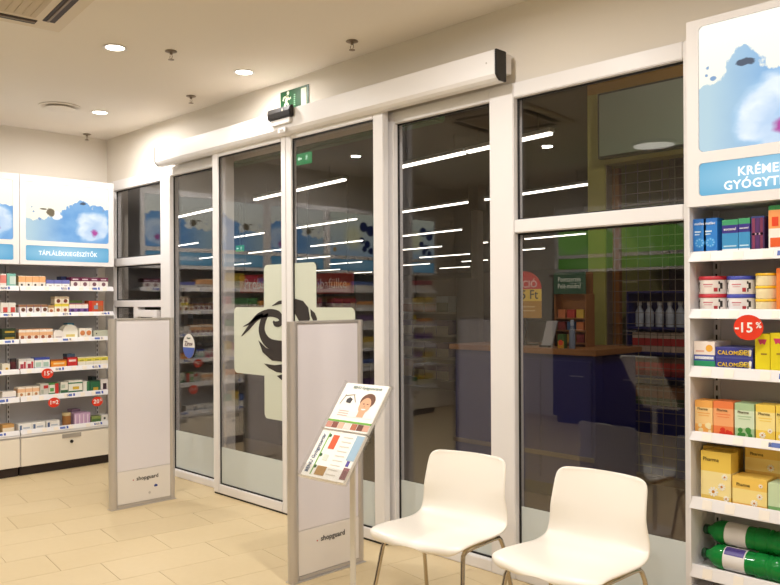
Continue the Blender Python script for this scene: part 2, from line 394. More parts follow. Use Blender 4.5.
# cross film; dark decals stand in for the darkness seen through its cutouts
CX0, CX1, CX2, CX3 = -4.782, -4.42, -3.862, -3.50; CZ0, CZ1, CZ2, CZ3 = .61, .897, 1.362, 1.648
def cross_poly(r=.035):
    P = [(CX1, CZ0), (CX2, CZ0), (CX2, CZ1), (CX3, CZ1), (CX3, CZ2), (CX2, CZ2), (CX2, CZ3), (CX1, CZ3), (CX1, CZ2), (CX0, CZ2), (CX0, CZ1), (CX1, CZ1)]
    conv = [1, 1, 0, 1, 1, 0, 1, 1, 0, 1, 1, 0]; out = []
    for i, p in enumerate(P):
        a, b = Vector(P[i-1]), Vector(P[(i+1) % 12]); p = Vector(p)
        if not conv[i]: out.append(tuple(p)); continue
        d0, d1 = (a-p).normalized(), (b-p).normalized(); c = p+d0*r+d1*r
        for k in range(5):
            t = PI/2*k/4; out.append(tuple(c - d1*r*math.cos(t) - d0*r*math.sin(t)))
    return out
GL = {'door_1': (-4.962, -4.203), 'door_2': (-4.089, -3.321)}
FILM = translucent_mat('cross_film', '#e2e5d4', .2); ORN = mat('#2c2420', .6, name='dark_cutout_decal')
def ornament(pts, widths):       # ribbon of changing width along pixel points, laid on the leaf
    P = []
    for (x, y) in pts:
        p = on(1, LG-.008, 225+x/3.657, 255+y/3.657); P.append(Vector((p.x, p.z)))
    Q, W2 = [], []
    for i in range(len(P)-1):
        p0, p1, p2, p3 = P[max(i-1, 0)], P[i], P[i+1], P[min(i+2, len(P)-1)]
        for k in range(5):
            f = k/5; Q.append(.5*((2*p1)+(p2-p0)*f+(2*p0-5*p1+4*p2-p3)*f*f+(3*p1-p0-3*p2+p3)*f**3)); W2.append(widths[i]*(1-f)+widths[i+1]*f)
    P, widths = Q+[P[-1]], W2+[widths[-1]]
    L, Rr = [], []
    for i, p in enumerate(P):
        t = (P[min(i+1, len(P)-1)]-P[max(i-1, 0)]).normalized(); n = Vector((-t.y, t.x))*widths[i]
        L.append(tuple(p+n)); Rr.append(tuple(p-n))
    return [[L[i], L[i+1], Rr[i+1], Rr[i]] for i in range(len(P)-1)]
def poly_px(pts): return [tuple((lambda p: (p.x, p.z))(on(1, LG-.008, 225+x/3.657, 255+y/3.657))) for x, y in pts]
orn = []
orn += ornament([(60, 297), (85, 268), (118, 228), (158, 212), (192, 217), (205, 234), (200, 250), (184, 252), (176, 242)], [.001, .014, .022, .026, .026, .022, .02, .017, .006])
orn += ornament([(66, 262), (90, 250), (112, 232), (140, 218)], [.001, .008, .014, .012])
orn += ornament([(158, 214), (140, 240), (134, 275), (146, 308), (172, 328), (226, 336)], [.006, .028, .034, .036, .036, .038])
orn += [poly_px([(122, 312), (150, 340), (190, 352), (226, 352), (226, 392), (172, 386), (138, 356)]), poly_px([(143, 397), (180, 403), (226, 398), (226, 434), (188, 428), (160, 413)]),
        poly_px([(190, 442), (226, 432), (226, 466), (208, 458)]), poly_px([(170, 187), (196, 168), (226, 163), (256, 163), (256, 180), (226, 178), (200, 180)]),
        poly_px([(256, 160), (285, 168), (304, 192), (310, 233), (296, 270), (270, 240), (256, 215)]), poly_px([(312, 198), (328, 212), (336, 232), (334, 262), (322, 240), (314, 222)]),
        poly_px([(256, 340), (300, 345), (320, 320), (315, 370), (280, 392), (256, 390)])]
for nm, (ga, gb) in GL.items():
    c = clip(cross_poly(), ga+.002, gb-.002, 0, 3)
    pn = [o for o in door[nm].children if o.name.startswith('pane')][0]
    MB().prism(c, LG-.0062, LG-.0045).build('cross_film', FILM, pn)
    m = MB()
    for p in orn:
        q = clip(p, ga+.003, gb-.003, 0, 3)
        if len(q) >= 3: m.prism(q, LG-.0085, LG-.0066)
    m.build('cross_ornament', ORN, pn)

# header box of the door drive
HY0, HY1 = 3.085, 3.224
p1, p2 = on(1, HY0, 155, 155).x, on(1, HY0, 494.5, 60).x
t = thing('door_header', 'long white drive housing with black end caps above sliding doors', 'door header', ((p1+p2)/2, HY0, 2.482)); hw = (p2-p1)/2
MB().prism([(0, .03), (.012, .012), (.03, 0), (.08, 0), (.08, .05), (.139, .05), (.139, .148), (0, .148)], -hw, hw, 'yz').build('housing', WHITE, t, .003)
for s in (-1, 1):
    MB().prism([(0, .03), (.012, .012), (.03, 0), (.08, 0), (.08, .15), (0, .15)], s*hw, s*(hw+.012), 'yz').build('end_cap', BLACK, t, .002)
MB().lathe([(.004, 0), (.004, .003)], 10, 'y', (hw-.05, -.003, .09)).build('screw', ALU, t)
t = thing('motion_sensor', 'small black door motion sensor mounted on the white header', 'sensor', (on(1, HY0, 282.5, 114).x, HY0-.001, 2.612))
q = MB().prism([(-.012, -.04), (-.03, -.034), (-.036, .0), (-.03, .03), (0, .036), (0, -.04)], -.12, .12, 'yz').build('casing', BLACK, t, .004)
MB().box(-.10, .10, -.02, 0, -.075, -.0405).build('mounting_plate', WHITE, t, .003)
MB().lathe([(.009, 0), (.006, .004)], 12, 'y', (.045, -.0365, .008)).build('status_light', mat('#cfc7bd', .3), t)
t = thing('header_key_switch', 'tiny white latch under the sensor on the header', 'switch', (on(1, HY0, 283, 126).x, HY0-.0005, 2.5))
MB().box(-.04, .04, -.012, 0, -.016, .018).build('casing', WHITE, t, .003); MB().box(-.02, .02, -.015, -.0125, -.006, .006).build('button', ALU, t)

# exit sign on the wall
GREEN = mat('#0f4a26', .4, name='exit_green'); PALE = mat('#dfe6c4', .5, name='photoluminescent_pale')
t = thing('exit_sign', 'green running man exit sign on wall above door header', 'exit sign', (-4.183, 3.249, 2.742))
MB().box(-.152, .152, -.004, 0, -.075, .075).build('plate', GREEN, t)
def fig(parent, sc=1.0, ox=0, oz=0, m=PALE, y=-.0055):
    f = MB()
    def limb(pts, w):
        for a, b in zip(pts, pts[1:]):
            a, b = Vector(a), Vector(b); n = Vector((-(b-a).y, (b-a).x)).normalized()*w
            f.prism([tuple((p*sc)+Vector((ox, oz))) for p in (a+n, b+n, b-n, a-n)], y, y+.0015)
    f.prism([(ox+sc*(.016+.011*math.cos(2*PI*k/12)), oz+sc*(.05+.011*math.sin(2*PI*k/12))) for k in range(12)], y, y+.0015)
    limb([(.012, .036), (-.004, .0)], .011); limb([(.01, .034), (-.022, .03), (-.032, .012)], .005); limb([(.01, .03), (.026, .012), (.042, .02)], .005)
    limb([(-.002, .002), (-.02, -.026), (-.045, -.03)], .0065); limb([(-.002, .002), (.018, -.02), (.008, -.05)], .0065)
    return f.build('running_figure', m, parent)
fig(t, 1.15, -.085, .0)
MB().box(.075, .13, -.0055, -.004, -.06, .06).build('door_symbol', PALE, t)
m = MB()
for k in range(6): m.box(-.003, .012, -.0055, -.004, .03-k*.013, .038-k*.013)
m.build('small_print', mat('#7fae8c', .5), t)

# ================================================================== CEILING FITTINGS
LAMPW = emis('#fff3dd', 14)
def downlight(x, y, label, group=None, pw=1.0):
    t = thing('downlight', label, 'ceiling light', (x, y, ZC), 0, group)
    MB().lathe([(.064, -.0005), (.07, -.005), (.064, -.007), (.053, -.003), (.053, -.0005)], 28).build('trim_ring', WHITE, t, 0, True)
    MB().lathe([(.052, -.0012), (.052, -.0022), (0, -.0026)], 24).build('lens', LAMPW, t)
    ld = bpy.data.lights.new('downlight_lamp', 'AREA'); ld.shape = 'DISK'; ld.size = .09; ld.spread = math.radians(175); ld.energy = LAMP_W*pw; ld.color = LAMP_C
    lo = bpy.data.objects.new('lamp', ld); COL.objects.link(lo); lo.parent = t; lo.location = (0, 0, -.012)
    return t
downlight(-4.409, 2.106, 'round recessed downlight nearest the ceiling air conditioner')
downlight(-4.305, 2.932, 'round recessed downlight closest to the door header', None, .35)
downlight(-5.994, 2.737, 'small far recessed downlight beside the round ceiling vent')
for x, y in ((-5.99, .9), (-2.3, 2.2), (-2.3, .9), (-.75, 1.75), (-4.35, .1), (-.5, .3), (1.1, 1.2)):
    downlight(x, y, 'recessed downlight outside the photo, seen only mirrored in the glass', 'downlights out of frame')
t = thing('round_ceiling_lamp', 'large round opal ceiling lamp seen mirrored in the window', 'ceiling light', (-3.571, -.52, ZC))
MB().lathe([(.21, -.0005), (.215, -.03), (.205, -.034), (.2, -.03)], 36).build('rim', WHITE, t, 0, True); MB().lathe([(.199, -.028), (.15, -.036), (0, -.04)], 36).build('diffuser', emis('#fff6e8', 3), t, 0, True)
SPR = mat('#8f7f6c', .35, .7, name='dull_nickel')
def sprinkler(px, py, label):
    p = on(2, ZC, px, py); t = thing('sprinkler', label, 'sprinkler', (p.x, p.y, ZC))
    MB().lathe([(.034, -.0005), (.036, -.004), (.026, -.008), (.012, -.010)], 20).build('escutcheon', SPR, t, 0, True)
    m = MB().lathe([(.009, -.010), (.009, -.02), (.005, -.022)], 12); m.tube([(.01, 0, -.024), (.014, 0, -.036), (.004, 0, -.05)], .002, 6); m.tube([(-.01, 0, -.024), (-.014, 0, -.036), (-.004, 0, -.05)], .002, 6)
    m.build('frame', SPR, t, 0, True)
    MB().lathe([(.018, -.051), (.018, -.053), (.004, -.055)], 14).build('deflector', SPR, t)
sprinkler(171, 51, 'chrome ceiling sprinkler between the two nearer downlights'); sprinkler(352, 41, 'chrome ceiling sprinkler nearest the right end of the door header')
sprinkler(191, 96, 'chrome ceiling sprinkler in front of the header left half'); sprinkler(87, 134, 'far chrome ceiling sprinkler near the corner above lit shelving')
p = on(2, ZC, 60, 106.5); t = thing('round_vent', 'white round ceiling air vent beside the far downlight', 'vent', (p.x, p.y, ZC))
MB().lathe([(.15, -.0005), (.155, -.006), (.14, -.009), (.125, -.004)], 36).build('outer_ring', CEILP, t, 0, True)
MB().lathe([(.122, -.001), (.122, -.002), (0, -.002)], 30).build('throat', mat('#5a4a3c', .7), t); MB().lathe([(.1, -.012), (.108, -.018), (.06, -.026), (0, -.028)], 30).build('disc', CEILP, t, 0, True)
# cassette air conditioner
ACX, ACY = -4.317, 1.749; W = .84
t = thing('air_conditioner', 'square white ceiling cassette air conditioner with dark outlet slots', 'air conditioner', (ACX+W/2*(math.cos(-.105)+math.sin(-.105)), ACY+W/2*(math.sin(-.105)-math.cos(-.105)), ZC), -.105)
m = MB(); m.prism([(-W/2, -W/2), (W/2, -W/2), (W/2, W/2), (-W/2, W/2)], -.022, -.0005, 'xy'); m.build('panel', mat('#ddcfb8', .5), t, .008)
for k in range(4):
    o = MB().box(-.27, .27, W/2-.13, W/2-.07, -.026, -.0225).build('outlet_slot', mat('#3a2c24', .6), t); o.rotation_euler = (0, 0, k*PI/2)
    o = MB().box(-.265, .265, W/2-.112, W/2-.10, -.03, -.0262).build('louvre', mat('#8c7c6a', .5), t); o.rotation_euler = (0, 0, k*PI/2)
gr = MB().box(-.25, .25, -.25, .25, -.026, -.0225).build('intake_grille', mat('#c8b79c', .6), t)
for k in range(12): MB().box(-.23, .23, -.22+k*.04, -.205+k*.04, -.0285, -.0262).build('grille_slat', mat('#c4b399', .6), gr)

# ================================================================== LIT SHELVING UNITS
# local frame: front plane y=0, facing -y, back wall at y=+D; x from 0 to W
DEP, UW = .345, .79
def make_unit(loc, rz, label, artm, titlem, title_lines, shelves, base_top, group=None, title_left=None, top=2.44, box_bottom=1.712, gz=(1.908, 2.388), tz=(1.745, 1.87), detail=True, near=False, uright=False, box_only=False):
    t = thing('shelving_unit', label, 'shelving', loc, rz, group)
    db = .238 if near else DEP
    if not box_only:
        MB().box(0, UW, db-.02, db, .075, box_bottom).build('back_panel', BACKP, t)
        for xx in ((0, UW-.007) if near else ()): MB().box(xx, xx+.007, .004, db-.0205, .075, box_bottom).build('side_panel', SHELFW, t)
        for xx in ((.009, UW-.034) if near else ((0, UW-.025) if uright else (0,))):
            u = MB().box(xx, xx+.025, db-.03, db-.0202, .34, box_bottom).build('slotted_upright', SHELFW, t)
            m = MB(); z = .36
            while z < box_bottom-.04: m.box(xx+.009, xx+.016, db-.031, db-.0302, z, z+.02); z += .04
            m.build('slots', INK, u)['kind'] = 'stuff'
        for si, (zt, zb) in enumerate(shelves):
            zs = zt-.012
            sh = MB().box(.0075 if near else .001, UW-(.0075 if near else .001), .022, db-.032, zs-.018, zs).build('shelf', SHELFW, t, .002)
            ra = MB().prism([(.0, zb), (.02, zb), (.02, zt), (.012, zt)], .002, UW-.002, 'yz').build('price_rail', SHELFW, sh, .0015)
            rnd = random.Random(si*7+int(loc[1]*10))
            if detail:
                ny = (zt-zb)
                def on_rail(xa, xb, f0, f1, m, nm):
                    ya, yb = .012*f0-.0012, .012*f1-.0012
                    MB().prism([(ya, zb+ny*f0), (ya+.001, zb+ny*f0), (yb+.001, zb+ny*f1), (yb, zb+ny*f1)], xa, xb, 'yz').build(nm, m, sh)
                xx = .05
                while xx < UW-.09:
                    on_rail(xx, xx+.036, .12, .85, mat('#f4ece0' if near else '#f1e6d6', .5), 'price_label'); xx += .08+rnd.random()*.07
                for k in range(2):
                    x_ = .28+.3*k+rnd.random()*.1; on_rail(x_, x_+.045, .3, .75, mat('#5a70b4', .5), 'shelf_logo'); on_rail(x_+.055, x_+.07, .3, .8, mat('#3d55a8', .5), 'shelf_logo')
        # base cabinet, doors, plinth
        MB().box(.004, UW-.004, .045, DEP, 0, .075).build('plinth', DARK, t)
        MB().box(.0075 if near else 0, UW-(.0075 if near else 0), .022, db-.021, .0755, base_top).build('cabinet_body', SHELFW, t, .002)
        d = MB().box(.003, UW-.003, .004, .0215, .078, base_top-.012).build('cabinet_door', mat('#efe6d6', .4), t, .002)
        MB().box(UW*.42, UW*.42+.16, .0005, .0036, base_top-.052, base_top-.018).build('recessed_handle', mat('#a8a096', .4), d)
        MB().lathe([(.014, .0035), (.014, -.004), (.0, -.004)], 14, 'y', (UW*.52, 0, base_top-.085)).build('lock', INK, d)
        MB().box(.008 if near else 0, UW-(.008 if near else 0), .002, db-.022, base_top+.0005, base_top+.016).build('cabinet_top', SHELFW, t, .002)
    # light box: frame with two openings
    lb = bpy.data.objects.new('light_box', None); COL.objects.link(lb); lb.parent = t
    gx0, gx1 = .045, UW-.045
    # frame front split into bars so that the openings are real
    m = MB(); yf, yb_ = 0.0, .03
    for a in ((0, UW, gz[1], top), (0, UW, tz[1], gz[0]), (0, UW, box_bottom, tz[0]), (0, gx0, tz[0], tz[1]), (gx1, UW, tz[0], tz[1]), (0, gx0, gz[0], gz[1]), (gx1, UW, gz[0], gz[1])): m.box(a[0], a[1], yf, yb_, a[2], a[3])
    m.box(0, UW, .0305, DEP, top-.015, top); m.box(0, UW, .0305, DEP, box_bottom, box_bottom+.015); m.box(0, .015, .0305, DEP, box_bottom+.0151, top-.0151); m.box(UW-.015, UW, .0305, DEP, box_bottom+.0151, top-.0151)
    m.build('light_box_frame', WHITE, lb)
    def panel(nm, z0, z1, mm, r):
        pts = rrect(gx0+.001, gx1-.001, z0+.001, z1-.001, r, 5); m = MB()
        m.quad([(x, .006, z) for x, z in pts], 0, [((x-gx0)/(gx1-gx0), (z-z0)/(z1-z0)) for x, z in pts]); g = m.build(nm, mm, lb)
        # white corner fillets close the square opening around the rounded print
        f = MB()
        for cx, cz, sx, sz in ((gx0, z0, 1, 1), (gx1, z0, -1, 1), (gx0, z1, 1, -1), (gx1, z1, -1, -1)):
            arc = [(cx+sx*r*(1-math.sin(PI/2*k/5)), cz+sz*r*(1-math.cos(PI/2*k/5))) for k in range(6)]
            f.prism([(cx, cz)]+arc, .0, .005)
        f.build(nm+'_corner', WHITE, lb); return g
    panel('backlit_picture', gz[0], gz[1], artm, .02); panel('backlit_title', tz[0], tz[1], titlem, .015)
    for i, (txt, sz, dz, xo) in enumerate(title_lines):
        text(txt, sz, emis('#ffffff', 1.25, 'lit_lettering'), lb, ((UW/2 if title_left is None else title_left[i]), .0045, (tz[0]+tz[1])/2+dz), align='CENTER' if title_left is None else 'LEFT', bold=.02, sx=xo)
    return t
ART_F = art('flower'); ART_N = art('flower_near', 2.0); ART_P = art('plum', 1.0); ART_L = art('leaf', 3.0); T_B = title_art('blue'); T_G = title_art('green')
SHL = [(1.539, 1.498), (1.322, 1.287), (1.108, 1.072), (.867, .827), (.643, .6), (.372, .336)]
XF = -6.62; Y0U = 2.352
unit_l = make_unit((XF, Y0U, 0), PI/2, 'lit shelving unit of food supplements in the far corner', ART_F, T_B, [('TÁPLÁLÉKKIEGÉSZÍTŐK', .048, 0, .92)], SHL, .318, uright=True)
make_unit((XF, Y0U-.795, 0), PI/2, 'lit shelving unit cut off by the left edge of the photo', art('flower', 6.0), T_B, [('VITAMINOK', .052, 0, 1)], SHL, .318)
for k in (2, 3, 4): make_unit((XF, Y0U-.795*k, 0), PI/2, 'lit blue shelving unit on the left wall, only mirrored in the door glass', (ART_F, ART_P, ART_P)[k-2], T_B, [], SHL, .318, 'lit units out of frame', detail=False)
YBK = YB+.35
for k, xx in enumerate((-5.15, -4.355, -3.56)): make_unit((xx+UW, YBK, 0), PI, 'lit green light box on the back wall, only mirrored in the window', ART_L, T_G, [], [], .318, 'green units out of frame', detail=False, box_only=True)
t = thing('reflection_dark_cabinet', 'dark cabinet added along the back wall to darken the window reflection', 'cabinet', (-3.4, YB+.001, 0)); DBR = mat('#33282a', .45, name='reflection_dark_laminate')  # unseen cabinet, added to darken what the right window reflects
MB().box(-1.75, 2.2, 0, .40, .08, 1.66).build('body', DBR, t); MB().box(-1.72, 2.17, .0, .36, 0, .0795).build('plinth', BLACK, t); MB().box(-1.77, 2.22, 0, .43, 1.6605, 1.69).build('top', DBR, t)
for k in range(6):
    for q in range(3): d = MB().box(-1.74+k*.655, -1.1+k*.655, .4005, .42, .1+q*.52, .6+q*.52).build('drawer', DBR, t, .003); MB().box(-1.5+k*.655, -1.34+k*.655, .4205, .435, .54+q*.52, .555+q*.52).build('handle', ALU, d)
YR = 2.9
SHR = [(1.579, 1.541), (1.364, 1.328), (1.149, 1.108), (.903, .869), (.656, .612), (.4, .354)]
XR0 = -1.335
unit_r = make_unit((XR0, YR, 0), 0, 'lit shelving unit of creams and teas at the right edge', ART_N, T_B, [('KRÉMEK', .045, .014, 1), ('GYÓGYTEÁK', .045, -.033, 1)], SHR, .3, near=True,
                   title_left=(.186, .136), top=2.446, box_bottom=1.748, gz=(1.949, 2.42), tz=(1.785, 1.908))

# ================================================================== PRODUCTS
# local frame of a product: width along x (centred), front face at y=0 facing -y, base z=0
def carton_mesh(w, d, h, bands, side=None, spot=None, n=1, extra=()):
    """bands: [(fraction of height from the bottom, colour)], spot: (colour, x fraction, z fraction, radius fraction of h), extra: (x0,x1,z0,z1,colour) fractions"""
    cols = [c for _, c in bands]; side = side or cols[-1]
    names = list(dict.fromkeys(cols+[side]+([spot[0]] if spot else [])+[e[4] for e in extra])); mats = [mat(c, .45) for c in names]; ix = {c: i for i, c in enumerate(names)}
    m = MB(); zs = [0]+[f*h for f, _ in bands]
    hw = w/2
    for z0, z1, c in zip(zs, zs[1:], cols):
        m.quad([(-hw, 0, z0), (hw, 0, z0), (hw, 0, z1), (-hw, 0, z1)], ix[c])
        m.quad([(hw, 0, z0), (hw, d, z0), (hw, d, z1), (hw, 0, z1)], ix[c if c != cols[0] else side]); m.quad([(-hw, d, z0), (-hw, 0, z0), (-hw, 0, z1), (-hw, d, z1)], ix[c if c != cols[0] else side])
    m.quad([(hw, d, 0), (-hw, d, 0), (-hw, d, h), (hw, d, h)], ix[side]); m.quad([(-hw, 0, h), (hw, 0, h), (hw, d, h), (-hw, d, h)], ix[cols[-1]]); m.quad([(-hw, d, 0), (hw, d, 0), (hw, 0, 0), (-hw, 0, 0)], ix[side])
    for x0, x1, z0, z1, c in extra: m.box(-hw+w*x0, -hw+w*x1, -.0006, -.0001, h*z0, h*z1, ix[c])
    if spot:
        c, fx, fz, fr = spot; m.prism([(-hw+w*fx+fr*h*math.cos(2*PI*k/10), fz*h+fr*h*math.sin(2*PI*k/10)) for k in range(10)], -.0009, -.0002, mi=ix[c])
    me = bpy.data.meshes.new('carton'); bpy.data.meshes.remove(me)
    return m.mesh('carton', mats)
def jar_mesh(r, h, body, lid, lidf=.2, neck=False):
    m = MB(); zl = h*(1-lidf)
    pr = [(r*.94, 0), (r*.97, h*.03), (r*.97, zl-.001), (r, zl), (r, h-.003), (r*.97, h)]; mis = [0, 0, 1, 1, 1, 1]
    if neck: pr = [(r*.95, 0), (r, h*.05), (r, h*.6), (r*.5, h*.75), (r*.5, zl), (r*.58, zl), (r*.58, h-.002), (r*.5, h)]; mis = [0, 0, 0, 0, 1, 1, 1, 1]
    m.lathe(pr, 20, mis=mis, org=(0, r, 0)); return m.mesh('jar', [mat(body, .35), mat(lid, .4)], 0, True)
def blob_mesh(w, d, h, body, accent):     # carton with a domed top
    m = MB(); n = 10; pts = [(-w/2, 0), (w/2, 0)]+[(w/2*math.cos(PI*k/n), h*.55+h*.45*math.sin(PI*k/n)) for k in range(n+1)]
    m.prism(pts, 0, d); m.box(-w*.3, w*.3, -.0006, -.0001, h*.12, h*.3, 1); return m.mesh('domed_carton', [mat(body, .45), mat(accent, .45)])
def put(name, me, label, cat, unit, x, z, y=.03, group=None, rz=0):
    o = link(name, me); o.matrix_world = unit_mw(unit) @ Matrix.Translation((x, y, z)) @ Matrix.Rotation(rz, 4, 'Z'); return tag(o, label, cat, group)
def unit_mw(u): return Matrix.Translation(u.location) @ Matrix.Rotation(u.rotation_euler.z, 4, 'Z')
def lx(px): return on(0, XF-.03, px, 350).y - Y0U           # pixel column -> x on the left unit
def lh(hpx): return hpx*6.64/790
SZ = [a-.012+.0006 for a, b in SHL]
ORD = ['top', 'second', 'third', 'fourth', 'fifth', 'bottom']
# (shelf, px0, px1, height px, count, mesh spec, label, kind)
def row(si, a, b, hpx, n, spec, label, kind='carton', dz=0.0, dep=.09, y=.03, shape=None):
    x0, x1 = lx(a), lx(b); wd = (x1-x0)/n; h = lh(hpx)
    if shape == 'jar': me = jar_mesh(wd/2*.96, h, *spec)
    elif shape == 'dome': me = blob_mesh(wd*.97, dep, h, *spec)
    else: me = carton_mesh(wd*.97, dep, h, **spec)
    g = None if n == 1 else 'row of '+label[:60]
    for k in range(n):
        lab = label if n == 1 else label+', '+(['left one', 'right one'] if n == 2 else ['leftmost', 'second from left', 'third from left', 'fourth from left'][:n-1]+['rightmost'])[k]
        put({'box': 'carton', 'jar': 'jar', 'bottle': 'bottle'}.get(kind, 'carton'), me, lab, {'jar': 'jar', 'bottle': 'bottle'}.get(kind, 'carton'), unit_l, x0+wd*(k+.5), SZ[si]+dz, y, g)
R = row
B = lambda *a: [(a[i], a[i+1]) for i in range(0, len(a), 2)]
R(0, 19, 46, 11, 4, dict(bands=B(.45, '#f1e7da', .95, '#efb27a', 1, '#f3ddc4'), extra=((.3, .6, .12, .3, '#4c4540'),)), 'peach topped white carton on top shelf of the supplements unit')
R(0, 46.5, 70, 7.5, 3, dict(bands=B(.5, '#f3efe9', 1, '#6f74b8'), extra=((.3, .7, .1, .25, '#5f4a48'),)), 'low blue and white carton on the top supplements shelf')
R(0, 66, 72, 11.5, 1, dict(bands=B(.3, '#d6d2dc', 1, '#2f3763')), 'navy carton behind the low blue cartons, top supplements shelf', y=.13)
R(0, 71, 108.5, 10.5, 4, dict(bands=B(.08, '#5d2440', .62, '#f0e9e2', 1, '#6a2345'), spot=('#7d5560', .5, .34, .2), extra=((.2, .8, .74, .86, '#d9c4cc'),)), 'maroon topped white carton at the right of the top supplements shelf')
R(1, 19, 48, 9, 4, dict(bands=B(.14, '#7a4f9a', .72, '#f2ece8', 1, '#9a7052'), spot=('#6d4436', .6, .45, .22), extra=((0, .07, .1, .9, '#7a4f9a'),)), 'purple edged white carton on the second supplements shelf, left row')
R(1, 48.5, 54.5, 8, 1, dict(bands=B(.7, '#eddcc4', 1, '#b98f5e'), spot=('#b5653c', .5, .35, .2)), 'small tan carton left of the yellow striped stack')
R(1, 54.8, 69, 8.6, 2, dict(bands=B(.1, '#e7d24a', .8, '#f3ead4', 1, '#e7d24a'), spot=('#a85a34', .5, .4, .2)), 'yellow striped cream carton in the lower row of the stack')
R(1, 55, 69.3, 8.2, 2, dict(bands=B(.12, '#e6cf39', .7, '#efe2cc', 1, '#d8c2a4'), spot=('#7a3a2a', .5, .45, .24)), 'cream carton stacked on top of the yellow striped cartons', dz=lh(8.6)+.0008)
R(1, 69.5, 88.5, 9.6, 3, dict(bands=B(.5, '#7c5aa5', .9, '#f0e6df', 1, '#d99a86'), spot=('#4b2f6a', .5, .3, .18)), 'purple and white carton beside the red box')
R(1, 70, 88, 13, 1, dict(bands=B(.8, '#7a5f8f', 1, '#7f9c55')), 'long green topped carton behind the purple ones', y=.14)
R(1, 89, 103.8, 12.5, 1, dict(bands=B(1, '#c9542f'), extra=((0, .22, 0, 1, '#d12f1f'), (.35, .62, .3, .62, '#8f9aa8'), (.62, .95, .15, .6, '#b06a3a')), spot=('#d8cfc4', .55, .72, .09)), 'red and orange box at the right end of the second shelf')
R(2, 19, 53, 10.6, 5, dict(bands=B(.4, '#f0e2d2', .72, '#eeb98a', .94, '#f4e6d6', 1, '#e0a878'), spot=('#a2583a', .5, .26, .17)), 'peach carton with a brown round mark on the third shelf')
R(2, 53.5, 64, 9, 1, ('#f1e9e0', '#c9b7b4'), 'small white domed carton on the third shelf', shape='dome')
R(2, 64, 79, 14, 1, ('#f4efe0', '#e6cf7c'), 'large white domed carton with a yellow stripe', shape='dome', y=.05)
R(2, 74, 80.5, 15, 1, dict(bands=B(1, '#4aa0c4')), 'turquoise carton half hidden behind the domed carton', y=.16)
R(2, 79.5, 92, 10, 2, dict(bands=B(.08, '#d9b48f', 1, '#f3ebdd'), spot=('#d98a55', .5, .52, .26)), 'white carton with an orange disc on the third shelf')
R(2, 93.5, 108, 7.5, 1, dict(bands=B(1, '#c3c4ae'), spot=('#3d3d38', .2, .55, .1)), 'flat grey green carton at the right end of third shelf')
R(3, 19, 33.8, 10.5, 2, dict(bands=B(.15, '#c9506a', .8, '#f1ece8', 1, '#d8d4d0'), extra=((.15, .6, .1, .55, '#a83a4e'), (.65, .9, .1, .75, '#c12a3a'))), 'white and crimson carton on the fourth supplements shelf')
R(3, 34.5, 49.8, 11, 2, dict(bands=B(.15, '#7f9cc0', .8, '#eef0ea', 1, '#3f4fa8'), extra=((.15, .85, .2, .6, '#b4cfc0'),)), 'blue topped white carton on the fourth supplements shelf')
R(3, 50.8, 66.8, 8, 1, dict(bands=B(.12, '#c96a1d', .85, '#ef9426', 1, '#a8561a'), extra=((.15, .85, .45, .65, '#f8d49a'),)), 'wide orange carton on the fourth supplements shelf')
R(3, 67.2, 77.5, 10, 1, dict(bands=B(.9, '#cc2f2c', 1, '#8f2020'), extra=((.15, .85, .55, .75, '#f2d9d2'),)), 'red carton between orange and yellow cartons')
R(3, 67, 75, 3.2, 1, dict(bands=B(1, '#33475c')), 'dark blue carton lying on top of the red carton', dz=lh(10)+.0008)
R(3, 78, 108, 9, 4, dict(bands=B(.12, '#8a5a86', .55, '#f1ead6', .92, '#e4d54f', 1, '#f0e6b8'), extra=((.2, .75, .6, .75, '#a8a040'),)), 'yellow and white carton in the long row, fourth shelf')
R(4, 17.5, 39.5, 10, 3, dict(bands=B(.5, '#f1e6d4', .85, '#eebf94', 1, '#f5ead9'), spot=('#c48a5a', .5, .3, .14), extra=((0, .04, 0, 1, '#d79a68'),)), 'cream and orange carton on the fifth supplements shelf')
R(4, 40, 48.5, 12, 1, dict(bands=B(1, '#d9d6cc'), extra=((.4, .95, .6, .85, '#cc3a3a'), (.1, .4, .15, .5, '#b8bcae'))), 'pale grey carton with a red flash, fifth shelf')
R(4, 48.8, 58.5, 12, 1, dict(bands=B(.2, '#3c7f3d', .85, '#e8e6da', 1, '#4d8a46'), extra=((.62, 1, .1, .95, '#c7342e'), (.1, .5, .3, .6, '#58a052'))), 'green white and red carton on the fifth shelf')
R(4, 60.5, 67.8, 12, 1, dict(bands=B(.35, '#3c6b4a', 1, '#e4e0d2'), extra=((.1, .6, .5, .8, '#b7c4b0'),)), 'narrow white carton with dark green base, fifth shelf')
R(4, 68.2, 82.5, 13, 1, dict(bands=B(.2, '#2f6b45', .75, '#e9e7da', .85, '#3a7a50', 1, '#eeece2'), extra=((.3, .75, .3, .52, '#d8b43c'),)), 'wide white carton with green bands and yellow mark')
R(4, 83, 89.5, 11, 1, dict(bands=B(1, '#e9e5da'), extra=((.55, 1, 0, 1, '#3c7a50'),)), 'white and green narrow carton beside the dark green one')
R(4, 90, 100, 11, 1, dict(bands=B(.9, '#2d6a45', 1, '#25503a'), extra=((.3, .8, .1, .4, '#d0a83a'),)), 'dark green carton with golden patch, fifth shelf')
R(4, 98, 102.5, 14, 1, dict(bands=B(1, '#3f4a4a')), 'dark grey carton standing behind the dark green one', y=.15)
R(4, 100.5, 107.8, 12, 1, dict(bands=B(.15, '#b89aa0', 1, '#e6ddd8'), extra=((.3, .8, .15, .65, '#3f2a34'),)), 'white carton with dark picture at right of fifth shelf')
R(5, 18, 45, 7, 2, dict(bands=B(.15, '#9aa4b4', 1, '#f1eee8'), extra=((.08, .25, .15, .8, '#5b6f92'), (.35, .85, .3, .5, '#b9bfca'))), 'low white and blue carton on the bottom supplements shelf')
